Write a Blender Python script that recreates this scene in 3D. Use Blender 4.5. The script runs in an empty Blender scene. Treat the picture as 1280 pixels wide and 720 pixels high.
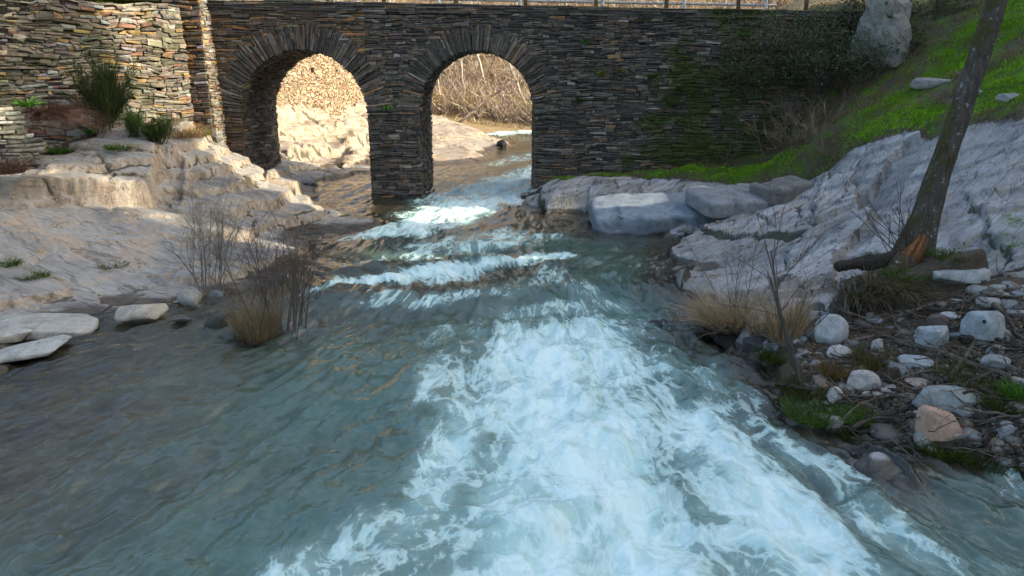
import bpy, math, random
import numpy as np
from mathutils import Vector
SC = bpy.context.scene
COL = SC.collection
R = math.radians
# ------------------------------------------------------------------ camera, sky, sun, exposure
CH = 4.13                       # camera height above the lower water, metres
PITCH = R(15.3)
F = 950.0                       # focal length in pixels of the 1280 px wide photograph
cam_d = bpy.data.cameras.new('camera'); cam = bpy.data.objects.new('camera', cam_d); COL.objects.link(cam)
cam.location = (0, 0, CH); cam.rotation_euler = (R(90) - PITCH, 0, 0)
cam_d.sensor_width = 36.0; cam_d.lens = 36.0 * F / 1280.0
cam_d.clip_start = 0.05; cam_d.clip_end = 2000
SC.camera = cam
SUN_EL, SUN_AZ = R(27), R(-8)     # azimuth counted from +X towards +Y
w = bpy.data.worlds.new('World'); SC.world = w; w.use_nodes = True
nt = w.node_tree; nt.nodes.clear()
sky = nt.nodes.new('ShaderNodeTexSky'); sky.sky_type = 'NISHITA'; sky.sun_disc = False
sky.sun_elevation = SUN_EL; sky.sun_rotation = R(90) - SUN_AZ
sky.air_density = 0.8; sky.dust_density = 3.5; sky.ozone_density = 1.0
bg = nt.nodes.new('ShaderNodeBackground'); bg.inputs['Strength'].default_value = 0.15
wo = nt.nodes.new('ShaderNodeOutputWorld')
nt.links.new(sky.outputs[0], bg.inputs[0]); nt.links.new(bg.outputs[0], wo.inputs[0])
sl = bpy.data.lights.new('sun', 'SUN'); sl.energy = 2.7; sl.angle = R(0.5); sl.color = (1.0, 0.90, 0.78)
sun = bpy.data.objects.new('sun', sl); COL.objects.link(sun)
sd = Vector((math.cos(SUN_EL)*math.cos(SUN_AZ), math.cos(SUN_EL)*math.sin(SUN_AZ), math.sin(SUN_EL)))
sun.rotation_euler = sd.to_track_quat('Z', 'Y').to_euler(); sun.location = (40, 10, 40)
SC.view_settings.view_transform = 'Standard'; SC.view_settings.look = 'None'
SC.view_settings.exposure = 1.8; SC.view_settings.gamma = 1.0
SC.view_settings.use_curve_mapping = False
SC.view_settings.use_white_balance = True; SC.view_settings.white_balance_temperature = 7200; SC.view_settings.white_balance_tint = 2
SC.render.engine = 'CYCLES'
SC.cycles.use_denoising = True
SC.cycles.max_bounces = 6; SC.cycles.transparent_max_bounces = 12
SC.cycles.caustics_reflective = False; SC.cycles.caustics_refractive = False
SC.cycles.sample_clamp_indirect = 4.0
# ------------------------------------------------------------------ where a pixel of the photograph lies
CT, ST = math.cos(PITCH), math.sin(PITCH)
def at(px, py, Y):               # point on the pixel's sight line at distance Y along the ground
    dx, dy = px - 640.0, 360.0 - py
    dyw = F*CT + dy*ST; dz = -F*ST + dy*CT
    return (dx/dyw*Y, Y, CH + dz/dyw*Y)
def on(px, py, z=0.0):           # point on the pixel's sight line at height z
    dx, dy = px - 640.0, 360.0 - py
    dyw = F*CT + dy*ST; dz = -F*ST + dy*CT
    k = (z - CH)/dz
    return (dx*k, dyw*k, z)
# ------------------------------------------------------------------ noise
def _h(ix, iy, seed):
    h = (ix*374761393 + iy*668265263 + seed*362437) & 0x7fffffff
    h = ((h ^ (h >> 13))*1274126177) & 0x7fffffff
    h = ((h ^ (h >> 15))*69069 + 12345) & 0x7fffffff
    return (h ^ (h >> 16)) & 0xffff
def noise(x, y, seed=0):
    x = np.asarray(x, float); y = np.asarray(y, float)
    xi = np.floor(x).astype(np.int64); yi = np.floor(y).astype(np.int64)
    fx = x - xi; fy = y - yi
    u = fx*fx*fx*(fx*(fx*6-15)+10); v = fy*fy*fy*(fy*(fy*6-15)+10)
    def g(a, b):
        t = _h(xi+a, yi+b, seed)*(2*math.pi/65536.0)
        return np.cos(t)*(fx-a) + np.sin(t)*(fy-b)
    n0 = g(0,0)*(1-u) + g(1,0)*u; n1 = g(0,1)*(1-u) + g(1,1)*u
    return (n0*(1-v) + n1*v)*1.45
def fbm(x, y, seed=0, oct=4, rough=0.5):
    s = 0; a = 1.0; f = 1.0; tot = 0
    for o in range(oct):
        s = s + a*noise(x*f, y*f, seed+o*17); tot += a; a *= rough; f *= 2.03
    return s/tot
def ridged(x, y, seed=0, oct=4):
    s = 0; a = 1.0; f = 1.0; tot = 0
    for o in range(oct):
        s = s + a*(1-np.abs(noise(x*f, y*f, seed+o*13))*1.6); tot += a; a *= .5; f *= 2.1
    return s/tot
def sstep(a, b, x):
    t = np.clip((x-a)/(b-a), 0, 1); return t*t*(3-2*t)
def lerp(a, b, t): return a + (b-a)*t
def worley(x, y, seed=0):
    """nearest cell: (random number of the cell, another one, offset from its centre x, y, gap to the second nearest)"""
    xi = np.floor(x).astype(np.int64); yi = np.floor(y).astype(np.int64)
    b1 = np.full(x.shape, 1e9); b2 = np.full(x.shape, 1e9); ra = np.zeros(x.shape); rb = np.zeros(x.shape); ox = np.zeros(x.shape); oy = np.zeros(x.shape)
    for i in (-1,0,1):
        for j in (-1,0,1):
            a = _h(xi+i, yi+j, seed)/65536.; b = _h(xi+i, yi+j, seed+1)/65536.
            dx = x-xi-i-a; dy = y-yi-j-b; d = dx*dx+dy*dy
            m = d < b1
            b2 = np.where(m, b1, np.minimum(b2, d)); b1 = np.where(m, d, b1)
            ra = np.where(m, _h(xi+i, yi+j, seed+2)/65536., ra); rb = np.where(m, _h(xi+i, yi+j, seed+3)/65536., rb)
            ox = np.where(m, dx, ox); oy = np.where(m, dy, oy)
    return ra, rb, ox, oy, np.sqrt(b2)-np.sqrt(b1)
def stair(t, sharp=.16):
    f = np.floor(t); r = t-f
    return f + sstep(1-sharp, 1.0, r) + .25*(r - sstep(1-sharp, 1.0, r))
def inside(poly, x, y):          # signed distance to a polygon, positive inside
    P = np.asarray(poly, float); n = len(P)
    d = np.full(x.shape, 1e9); ins = np.zeros(x.shape, bool)
    for i in range(n):
        ax, ay = P[i]; bx, by = P[(i+1) % n]
        ex, ey = bx-ax, by-ay
        t = np.clip(((x-ax)*ex + (y-ay)*ey)/(ex*ex+ey*ey+1e-12), 0, 1)
        d = np.minimum(d, np.hypot(x-ax-ex*t, y-ay-ey*t))
        c = ((ay > y) != (by > y)) & (x < ex*(y-ay)/(by-ay+1e-12) + ax)
        ins ^= c
    return np.where(ins, d, -d)
def seg_dist(x, y, pts):         # pts: (X, Y, r, strength); soft mask of a stroke whose width changes
    m = np.zeros(x.shape)
    for (ax, ay, ar, as_), (bx, by, br, bs) in zip(pts[:-1], pts[1:]):
        ex, ey = bx-ax, by-ay
        t = np.clip(((x-ax)*ex + (y-ay)*ey)/(ex*ex+ey*ey+1e-9), 0, 1)
        d = np.hypot(x-ax-ex*t, y-ay-ey*t)
        m = np.maximum(m, np.clip(1.25 - d/(ar+(br-ar)*t), 0, 1)*(as_+(bs-as_)*t))
    return m
# ------------------------------------------------------------------ object helpers
def link(o, parent=None):
    COL.objects.link(o)
    if parent is not None: o.parent = parent
    return o
def tag(o, label=None, cat=None, group=None, kind=None):
    if label: o['label'] = label
    if cat: o['category'] = cat
    if group: o['group'] = group
    if kind: o['kind'] = kind
    return o
def thing(name, label, cat, loc=(0,0,0), group=None):
    o = bpy.data.objects.new(name, None); o.empty_display_size = .2; link(o); o.location = loc
    return tag(o, label, cat, group)
def mesh_np(name, V, Q, mat=None, parent=None, attrs=None, smooth=True, origin=None, T=None):
    """V (n,3), Q quads (m,4) and/or T triangles (k,3); attrs: name -> (n,) float or (n,3) colour on vertices."""
    V = np.asarray(V, np.float32).reshape(-1, 3)
    if origin is not None: V = V - np.asarray(origin, np.float32)
    Q = np.zeros((0,4), np.int32) if Q is None else np.asarray(Q, np.int32).reshape(-1, 4)
    T = np.zeros((0,3), np.int32) if T is None else np.asarray(T, np.int32).reshape(-1, 3)
    me = bpy.data.meshes.new(name)
    me.vertices.add(len(V)); me.vertices.foreach_set('co', V.ravel())
    nl = Q.size + T.size
    me.loops.add(nl); me.loops.foreach_set('vertex_index', np.concatenate([Q.ravel(), T.ravel()]).astype(np.int32))
    me.polygons.add(len(Q)+len(T))
    st = np.concatenate([np.arange(len(Q))*4, Q.size + np.arange(len(T))*3]).astype(np.int32)
    me.polygons.foreach_set('loop_start', st)
    me.polygons.foreach_set('use_smooth', np.full(len(Q)+len(T), bool(smooth)))
    me.update(calc_edges=True)
    for k, a in (attrs or {}).items():
        a = np.asarray(a, np.float32)
        if a.ndim == 1:
            at_ = me.attributes.new(k, 'FLOAT', 'POINT'); at_.data.foreach_set('value', a)
        else:
            at_ = me.attributes.new(k, 'FLOAT_VECTOR', 'POINT'); at_.data.foreach_set('vector', a.ravel())
    if mat: me.materials.append(mat)
    o = bpy.data.objects.new(name, me); link(o, parent)
    if origin is not None and parent is None: o.location = origin
    return o
class MB:                         # collects vertices, quads and triangles of one mesh
    def __init__(s): s.V=[]; s.Q=[]; s.T=[]; s.A={}; s.n=0
    def add(s, V, Q=None, T=None, **attrs):
        V = np.asarray(V, float).reshape(-1,3); k = len(V)
        s.V.append(V)
        if Q is not None and len(Q): s.Q.append(np.asarray(Q, np.int64)+s.n)
        if T is not None and len(T): s.T.append(np.asarray(T, np.int64)+s.n)
        for a, v in attrs.items():
            v = np.asarray(v, float)
            if v.ndim == 0: v = np.full(k, float(v))
            elif v.ndim == 1 and len(v) == 3 and k != 3: v = np.tile(v, (k,1))
            s.A.setdefault(a, []).append(v)
        s.n += k
    def build(s, name, mat, parent=None, smooth=True, origin=None):
        V = np.concatenate(s.V) if s.V else np.zeros((0,3))
        Q = np.concatenate(s.Q) if s.Q else None; T = np.concatenate(s.T) if s.T else None
        A = {k: np.concatenate(v) for k, v in s.A.items()}
        return mesh_np(name, V, Q, mat, parent, A, smooth, origin, T)
    def box(s, lo, hi, **a):
        x0,y0,z0 = lo; x1,y1,z1 = hi
        V = [(x0,y0,z0),(x1,y0,z0),(x1,y1,z0),(x0,y1,z0),(x0,y0,z1),(x1,y0,z1),(x1,y1,z1),(x0,y1,z1)]
        s.add(V, [(0,3,2,1),(4,5,6,7),(0,1,5,4),(1,2,6,5),(2,3,7,6),(3,0,4,7)], **a)
    def tube(s, pts, rad, k=5, cap=True, **a):
        P = np.asarray(pts, float); n = len(P); rad = np.broadcast_to(np.asarray(rad, float), (n,))
        t = np.gradient(P, axis=0); t /= np.linalg.norm(t, axis=1)[:,None]+1e-9
        ref = np.array([0.,0.,1.]) if abs(t[:,2].mean()) < .85 else np.array([1.,0.,0.])
        u = np.cross(t, ref); u /= np.linalg.norm(u, axis=1)[:,None]+1e-9
        v = np.cross(t, u)
        an = np.arange(k)*2*math.pi/k
        V = P[:,None,:] + rad[:,None,None]*(np.cos(an)[None,:,None]*u[:,None,:] + np.sin(an)[None,:,None]*v[:,None,:])
        i = np.arange(n-1)[:,None]*k; j = np.arange(k)[None,:]; j2 = (j+1) % k
        Q = np.stack([i+j, i+j2, i+k+j2, i+k+j], -1).reshape(-1,4)
        V = V.reshape(-1,3); T = None
        if cap:
            V = np.concatenate([V, P[:1], P[-1:]]); c0, c1 = n*k, n*k+1; e = (n-1)*k
            T = [(c0, (b+1)%k, b) for b in range(k)] + [(c1, e+b, e+(b+1)%k) for b in range(k)]
        s.add(V, Q, T, **a)
# ------------------------------------------------------------------ material helpers
class G:
    def __init__(s, name):
        s.m = bpy.data.materials.new(name); s.m.use_nodes = True; s.t = s.m.node_tree; s.t.nodes.clear()
    def n(s, typ, ins=None, out=0, **pr):
        nd = s.t.nodes.new('ShaderNode'+typ)
        for k, v in pr.items(): setattr(nd, k, v)
        for k, v in (ins or {}).items():
            so = nd.inputs[k]
            if isinstance(v, bpy.types.NodeSocket): s.t.links.new(v, so)
            else: so.default_value = v
        return nd.outputs[out]
    def attr(s, name, vec=False): return s.n('Attribute', attribute_name=name, out='Vector' if vec else 'Fac')
    def obj(s): return s.n('TexCoord', out='Object')
    def geo(s, o): return s.n('NewGeometry', out=o)
    def map(s, v, scale=(1,1,1), loc=(0,0,0), rot=(0,0,0)):
        return s.n('Mapping', {'Vector': v, 'Scale': scale, 'Location': loc, 'Rotation': rot})
    def noise(s, v, scale, detail=4, rough=.55, dist=0., out='Fac'):
        return s.n('TexNoise', {'Vector': v, 'Scale': scale, 'Detail': detail, 'Roughness': rough, 'Distortion': dist}, out=out)
    def vor(s, v, scale, feature='F1', out='Distance', rnd=1.0):
        return s.n('TexVoronoi', {'Vector': v, 'Scale': scale, 'Randomness': rnd}, out=out, feature=feature)
    def ma(s, op, a, b=0., c=0., clamp=False):
        return s.n('Math', {0: a, 1: b, 2: c}, operation=op, use_clamp=clamp)
    def ss(s, v, a, b, o0=0., o1=1.):
        return s.n('MapRange', {'Value': v, 'From Min': a, 'From Max': b, 'To Min': o0, 'To Max': o1}, interpolation_type='SMOOTHSTEP')
    def lin(s, v, a, b, o0=0., o1=1.):
        return s.n('MapRange', {'Value': v, 'From Min': a, 'From Max': b, 'To Min': o0, 'To Max': o1})
    def mix(s, f, a, b, bt='MIX'):
        nd = s.t.nodes.new('ShaderNodeMix'); nd.data_type = 'RGBA'; nd.blend_type = bt
        for so, v in ((nd.inputs[0], f), (nd.inputs[6], a), (nd.inputs[7], b)):
            if isinstance(v, bpy.types.NodeSocket): s.t.links.new(v, so)
            else: so.default_value = v if not isinstance(v, tuple) or len(v) == 4 else (*v, 1)
        return nd.outputs[2]
    def ramp(s, f, stops):
        nd = s.t.nodes.new('ShaderNodeValToRGB'); s.t.links.new(f, nd.inputs[0])
        el = nd.color_ramp.elements
        while len(el) < len(stops): el.new(.5)
        for e, (p, c) in zip(el, stops): e.position = p; e.color = (*c, 1)
        return nd.outputs[0]
    def bump(s, h, strength=.5, dist=.02, normal=None):
        i = {'Height': h, 'Strength': strength, 'Distance': dist}
        if normal is not None: i['Normal'] = normal
        return s.n('Bump', i)
    def pbsdf(s, col, rough=.8, normal=None, spec=.3, **kw):
        i = {'Base Color': col if isinstance(col, bpy.types.NodeSocket) else (*col, 1), 'Roughness': rough, 'Specular IOR Level': spec}
        if normal is not None: i['Normal'] = normal
        i.update(kw)
        return s.n('BsdfPrincipled', i)
    def out(s, sh):
        o = s.t.nodes.new('ShaderNodeOutputMaterial'); s.t.links.new(sh, o.inputs['Surface']); return s.m
# ------------------------------------------------------------------ materials of the setting
def mat_stone(name, moss=0.0, lichen=0.0, mx=None):
    g = G(name); o = g.obj()
    c = g.attr('tint', True)
    n1 = g.noise(o, 9, 6, .65); n2 = g.noise(o, 45, 3, .6)
    c = g.mix(1.0, c, g.ramp(n1, [(.25, (.45,.43,.42)), (.55, (1,1,1)), (.8, (1.45,1.4,1.3))]), 'MULTIPLY')
    if lichen:
        li = g.ss(g.noise(g.map(o, loc=(3,1,7)), 4.5, 6, .7), .60, .68)
        c = g.mix(g.ma('MULTIPLY', li, lichen), c, (.33,.33,.29))
    if moss:
        mo = g.noise(g.map(o, loc=(7,0,3)), .9, 5, .7)
        if mx is not None:       # moss grows towards the damp end of the wall
            sx = g.n('SeparateXYZ', {0: o}); sz = g.n('SeparateXYZ', {0: o}, out='Z')
            mo = g.ma('ADD', mo, g.ma('ADD', g.ss(sx, mx[0], mx[1], -.22, .09), g.ss(sz, 1.0, 5.5, .06, -.05)))
        mf = g.ma('MULTIPLY', g.ss(mo, .47, .60), moss)
        c = g.mix(mf, c, g.mix(n2, (.018,.030,.004), (.06,.085,.012)))
    h = g.ma('ADD', n1, g.ma('MULTIPLY', n2, .4))
    return g.out(g.pbsdf(c, .82, g.bump(h, .7, .02), .25))
def mat_rock(name, cols, strike, warm):
    """bedrock: long cleavage cracks along the strike, mineral stains, damp dark band at the water line"""
    g = G(name); o = g.obj()
    s = g.map(g.map(o, rot=(0,0,-strike)), scale=(.16, 2.2, 1.9))
    big = g.noise(o, .55, 5, .6, .6); mid = g.noise(s, 1.6, 8, .68, .5); fine = g.noise(s, 9, 6, .7)
    c = g.ramp(g.ma('ADD', g.ma('MULTIPLY', big, .55), g.ma('MULTIPLY', mid, .45)), cols)
    st = g.ss(g.noise(g.map(o, loc=(5,2,1), scale=(1,1,.5)), .8, 5, .65, .8), .52, .68)
    c = g.mix(g.ma('MULTIPLY', st, .75), c, warm)
    lich = g.ss(g.noise(g.map(o, loc=(9,9,2)), 2.6, 8, .75), .58, .64)
    c = g.mix(g.ma('MULTIPLY', lich, .35), c, (.40,.40,.39))
    dk = g.ss(g.noise(g.map(o, loc=(1,4,8)), 3.2, 8, .75), .60, .70)
    c = g.mix(g.ma('MULTIPLY', dk, .72), c, (.055,.052,.05))
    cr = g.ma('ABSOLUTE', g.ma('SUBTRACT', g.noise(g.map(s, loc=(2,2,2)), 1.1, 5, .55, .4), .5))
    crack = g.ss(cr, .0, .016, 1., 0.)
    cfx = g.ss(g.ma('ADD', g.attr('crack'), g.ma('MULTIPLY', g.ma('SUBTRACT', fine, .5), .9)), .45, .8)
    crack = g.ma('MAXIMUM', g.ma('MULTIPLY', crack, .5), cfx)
    c = g.mix(1.0, c, g.n('CombineColor', {k: g.lin(g.attr('blk'), 0, 1, *v) for k, v in (('Red', (.62, 1.25)), ('Green', (.62, 1.22)), ('Blue', (.65, 1.20)))}), 'MULTIPLY')
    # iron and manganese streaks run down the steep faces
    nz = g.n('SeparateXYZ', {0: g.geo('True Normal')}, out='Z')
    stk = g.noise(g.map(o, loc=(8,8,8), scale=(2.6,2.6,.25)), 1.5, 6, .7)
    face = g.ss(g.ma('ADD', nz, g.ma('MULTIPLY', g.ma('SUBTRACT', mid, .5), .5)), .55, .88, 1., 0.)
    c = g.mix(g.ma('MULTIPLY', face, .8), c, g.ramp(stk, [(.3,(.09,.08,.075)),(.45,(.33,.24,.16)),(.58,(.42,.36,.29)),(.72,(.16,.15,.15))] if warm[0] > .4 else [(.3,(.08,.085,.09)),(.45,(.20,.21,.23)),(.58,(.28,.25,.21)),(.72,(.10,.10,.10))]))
    c = g.mix(g.ma('MULTIPLY', crack, .85), c, g.mix(g.noise(o, 3, 3), (.030,.027,.022), (.045,.05,.022)))  # crevices get dark soil and moss colour, with crevice shade painted in
    c = g.mix(1.0, c, g.ramp(fine, [(.2, (.55,.55,.56)), (.6, (1.05,1.05,1.05)), (.85, (1.25,1.25,1.23))]), 'MULTIPLY')
    # soil, moss, wet stain: masks carried by the terrain
    so = g.attr('soil'); mo = g.attr('moss'); wt = g.attr('wet')
    sn = g.noise(o, 7, 8, .78); sn2 = g.vor(o, 22)
    soilc = g.mix(1.0, g.mix(sn, (.018,.013,.009), (.15,.115,.08)), g.mix(sn2, (.6,.6,.6), (1.3,1.3,1.3)), 'MULTIPLY')
    sf = g.ss(g.ma('ADD', so, g.ma('MULTIPLY', g.ma('SUBTRACT', sn, .5), .9)), .35, .6)
    c = g.mix(sf, c, soilc)
    mf = g.ss(g.ma('ADD', mo, g.ma('MULTIPLY', g.ma('SUBTRACT', g.noise(g.map(o, loc=(2,7,3)), 2.2, 8, .75), .5), 1.2)), .38, .62)
    c = g.mix(mf, c, g.mix(g.noise(o, 11, 4), (.03,.06,.006), (.10,.18,.014)))
    wf = g.ss(g.ma('ADD', wt, g.ma('MULTIPLY', g.ma('SUBTRACT', big, .5), .6)), .35, .7)
    c = g.mix(wf, c, g.mix(1.0, c, (.32,.29,.25), 'MULTIPLY'))
    ro = g.lin(wf, 0, 1, .75, .32)
    h = g.ma('ADD', g.ma('ADD', g.ma('MULTIPLY', mid, 1.0), g.ma('MULTIPLY', fine, .35)), g.ma('MULTIPLY', crack, -.5))
    h = g.ma('ADD', h, g.ma('MULTIPLY', g.ma('MULTIPLY', sn, sf), 1.2))
    return g.out(g.pbsdf(c, ro, g.bump(h, 1.0, .045), .3))
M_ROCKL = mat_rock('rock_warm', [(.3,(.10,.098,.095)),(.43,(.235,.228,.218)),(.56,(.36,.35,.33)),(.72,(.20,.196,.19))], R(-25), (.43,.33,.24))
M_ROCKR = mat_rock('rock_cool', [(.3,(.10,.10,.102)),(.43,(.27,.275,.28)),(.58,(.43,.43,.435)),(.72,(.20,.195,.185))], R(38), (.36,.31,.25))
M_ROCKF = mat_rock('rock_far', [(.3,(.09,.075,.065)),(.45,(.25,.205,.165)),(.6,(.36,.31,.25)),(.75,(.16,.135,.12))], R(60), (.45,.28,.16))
def mat_bed():
    g = G('river_bed'); o = g.obj()
    v = g.vor(g.n('VectorMath', {0: o, 1: g.n('VectorMath', {0: g.noise(o, 2, 3, out='Color'), 'Scale': .3}, operation='SCALE')}, operation='ADD'), 5.0, out='Color')
    d = g.vor(o, 5.0)
    c = g.mix(g.n('SeparateColor', {0: v}), (.035,.03,.017), (.17,.125,.065))
    c = g.mix(g.ss(g.noise(o, .9, 5, .6), .45, .65), c, (.03,.034,.022))
    return g.out(g.pbsdf(c, .6, g.bump(d, -.7, .1), .3))
M_BED = mat_bed()
def mat_ground(name, a, b, sc=1.2):
    g = G(name); o = g.obj()
    n = g.noise(o, sc, 9, .7); n2 = g.noise(o, sc*11, 5, .7)
    c = g.mix(n, a, b); c = g.mix(1.0, c, g.ramp(n2, [(.25,(.5,.5,.5)),(.6,(1.1,1.1,1.1))]), 'MULTIPLY')
    return g.out(g.pbsdf(c, .95, g.bump(n2, .8, .06), .1))
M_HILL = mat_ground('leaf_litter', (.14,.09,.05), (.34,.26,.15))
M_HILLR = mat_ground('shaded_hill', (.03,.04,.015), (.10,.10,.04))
M_TURF = mat_ground('turf', (.05,.08,.015), (.14,.19,.03))
# ------------------------------------------------------------------ terrain height
def tps_fit(P, lam=.02):
    P = np.asarray(P, float); X = P[:,:2]; n = len(P)
    r = np.hypot(X[:,None,0]-X[None,:,0], X[:,None,1]-X[None,:,1])
    K = np.where(r > 0, r*r*np.log(r+1e-9), 0) + lam*np.eye(n)
    A = np.zeros((n+3, n+3)); A[:n,:n] = K; A[:n,n] = 1; A[:n,n+1:] = X; A[n,:n] = 1; A[n+1:,:n] = X.T
    w = np.linalg.solve(A, np.concatenate([P[:,2], np.zeros(3)]))
    def f(x, y):
        sh = x.shape; x = x.ravel(); y = y.ravel(); out = np.empty(len(x))
        for i in range(0, len(x), 40000):
            a = x[i:i+40000]; b = y[i:i+40000]
            r2 = (a[:,None]-X[None,:,0])**2 + (b[:,None]-X[None,:,1])**2
            out[i:i+40000] = (.5*r2*np.log(r2+1e-12)) @ w[:n] + w[n] + w[n+1]*a + w[n+2]*b
        return out.reshape(sh)
    return f
CP = []
CP += [on(640,268,.47), on(700,277,.45), on(760,286,.42), on(830,291,.42), on(838,312,.40), on(843,345,.36),
       on(866,388,.16), on(880,410,.10), on(930,445,.06), on(965,483,.06), on(1000,528,.06), on(1060,564,.06), on(1130,582,.06), on(1280,596,.06), on(812,322,-.15), on(822,350,-.2), on(846,396,-.3), on(862,418,-.3)]
CP += [at(700,245,22.2), at(760,243,21.9), at(800,228,22.6), at(860,214,22.9), at(950,215,21.5), at(1000,235,20), at(890,262,20.2), at(940,262,19.4), at(900,292,17.6),
       at(950,280,17.5), at(1000,330,14.2), at(940,350,13.9), at(872,330,15.5), at(905,360,14.0), at(1060,250,17), at(1100,290,14.5), at(1135,330,11.9), at(1060,197,19), at(1180,230,15.2), at(1280,152,16),
       at(1280,250,13.5), at(1280,345,11), at(1280,425,9.6), at(1100,420,10.3), at(1040,410,10.8), at(1170,500,8.6), at(1280,520,8.0), at(1180,560,7.85),
       at(1000,440,10.4), at(1060,480,9.2), at(1040,370,12.4), at(1220,350,11), at(1100,130,20.5), at(1200,100,20), at(1280,60,19.5), at(1060,170,19.8), at(1000,200,20.5),
       at(900,203,24), at(800,215,24), at(1000,160,24), at(1050,80,24), at(1120,25,24), at(1200,0,24.5), (9.5,26,5.9), (13,27,6.2), (5,27.5,1.6), (2.4,26,.75), (3,29,1.0), (6,31,3.0), (9,31,5.5),
       (15,20,6.6), (15,14,4.9), (14.5,9,3.6), (13,5,2.6), (8,3,.9), (9,6,1.2), (15,27,7)]
# left bank
CP += [on(0,455,.02), on(0,412,.10), on(90,390,.10), on(150,380,.10), on(230,370,.12), on(265,352,.2), on(305,338,.28), on(350,320,.36), on(378,296,.46), on(425,280,.52), on(455,272,.52)]
CP += [at(0,330,14.6), at(60,330,15), at(100,315,15.8), at(150,300,16.4), at(200,335,15.5), at(210,300,16.6), at(50,280,16.5), at(0,262,16.6), at(100,255,17.4), at(190,255,18.2), at(240,245,18.9),
       at(300,262,18.5), at(300,290,17.6), at(330,285,18.3), at(380,262,20.4), at(250,290,17.3), at(255,168,23.2), at(310,218,21.8), at(350,235,22.5), at(380,240,24), at(440,250,24),
       at(400,225,27.5), (-8.8,27.5,1.5), (-10.5,27.5,2.0)]
def raised(px, py, Y, dz):
    return at(px, py, Y)
CP += [raised(0,218,17.6,.45), raised(50,212,17.9,.5), raised(100,205,18.6,.5), raised(160,197,19.2,.5), raised(200,185,20,.4),
       at(60,188,20.2), at(0,203,19.2), at(140,165,21.4), at(230,148,22.6), (-14,19.5,2.4), (-15.5,17,2.0), (-15,14,1.2), (-13,12,.8), (-11,10,.45), (-15.5,22,2.8), (-13,24.5,2.8), (-11,25,2.6), (-16,27,2.8), (-13,8,.6), (-12,4,.5), (-16,4,.9), (-16,10,1.2)]
# river bed
for px, py, d in [(560,700,-.9),(700,620,-.9),(800,500,-.8),(640,430,-.7),(900,640,-.7),(1000,640,-.75),(1150,680,-.6),(1250,640,-.4),(300,600,-.75),(150,560,-.5),(60,500,-.3),(20,620,-.4),(20,700,-.5),
                  (250,480,-.5),(150,430,-.25),(400,470,-.7),(350,400,-.35),(480,385,-.25),(600,372,-.22),(700,365,-.25),(780,390,-.55),(820,450,-.65),(900,520,-.7),(905,478,-.40),(945,525,-.45),(1040,592,-.40),(1150,622,-.45),(420,340,-.15),(400,310,.05),(560,320,-.25),(700,320,-.25),
                  (780,300,-.1),(800,340,-.25),(600,280,-.1),(520,275,0.),(700,290,-.1),(560,250,.1),(640,245,.1),(60,440,-.12),(100,410,-.1),(250,385,-.15)]:
    CP.append(on(px, py, d))
CP += [(-1.2,24,.05), (-.8,28,.1), (-2.6,28,.1), (.3,28,.1), (0,31,.1), (-2,31,.2), (-4,30,.5), (-4.2,27.5,.5), (-6.5,31,.9), (-9.5,31,1.6), (-12,31,2.6), (0,3,-1), (-6,3,-.6), (5,3,-.5), (2,31,.3)]
CP2 = [(-1,31,.1), (-2.2,31,.2), (-6.5,31,.9), (-9.3,31,1.6), (-12,31,2.5), (2.5,31,.3), (5,31,1.6), (9,31,5.4), (14,31,7), (20,30,9),
       (0,36,.0), (1.5,40,.0), (2,46,.0), (4,50,.1), (8,50,.2), (0,50,.4), (5,40,1.4), (8,42,3.5), (12,42,6), (20,42,9), (10,48,.6), (16,50,.8),
       (-1.4,35.5,.72), (-.7,41,.72), (-3,36.5,1.05), (-5,36,1.15), (-3.3,40.5,1.75), (-5.5,41,2.2), (-2.0,43.5,1.5), (-.8,46,.6), (-4,46,1.8), (-6.5,34,.75), (-7,38,1.2), (-8.5,34,1.5),
       (-9.6,32,2.0), (-8.6,36,2.2), (-7.4,40,2.3), (-11,33,3.9), (-9.6,38,3.5), (-8.5,42,3.4), (-6.5,46,2.5), (-16,34,5), (-16,44,6), (-10,50,2.4), (-4,52,1.2), (1,54,.95), (6,55,.9), (12,56,1), (20,56,1.5), (-18,56,5), (28,56,4),
       (0,62,5.0), (8,62,4.6), (-10,62,5.5), (20,62,5.5), (0,75,13.5), (10,75,13), (-12,75,14), (25,75,14), (0,90,22), (20,90,22), (-20,90,23), (-28,70,14), (-28,45,7), (32,70,14), (34,90,22)]
tps2 = tps_fit(CP2, .05)
def wp(*pts): return [at(*p)[:2] for p in pts]
LEDGES = [   # outline seen in plan, height, edge softness
    (wp((-80,247,17.0),(0,245,17.35),(60,244,17.6),(105,248,17.8),(150,246,18.0),(186,250,18.25),(196,236,19.0),(205,225,19.8)) + [(-9.5,20.7),(-10.6,21.6),(-15.6,19),(-15.6,15.8)], .52, .10),
    (wp((192,226,19.9),(262,215,20.6),(292,208,21.0),(335,216,21.6),(332,206,23.0)) + [(-8.2,24.5),(-10,23.5)], .34, .08),
    (wp((228,262,18.6),(300,258,19.2),(352,247,20.4),(372,244,22),(330,225,23)) + [(-8.2,24.0),(-9.2,21.5)], .22, .07),
    (wp((330,238,22.6),(372,240,22.9),(376,235,24.2),(345,230,24.4)), .45, .06),
    (wp((1046,338,12.0),(1050,362,11.6),(1090,372,11.35),(1150,372,11.2),(1215,366,11.1),(1236,350,11.3),(1215,330,12.0),(1170,318,12.6),(1100,318,12.7)), .46, .07),
    (wp((834,306,17.9),(844,350,15.0),(866,394,13.1),(905,392,13.1),(960,402,12.7),(1035,374,12.9),(1045,332,14.0),(1095,288,15),(1060,235,18),(1000,234,19.8),(905,284,18.4)), .28, .06),
    (wp((738,290,20.75),(900,282,20.9),(905,258,22.2),(800,240,23.4),(735,260,22.4)), .10, .05),
]
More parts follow.
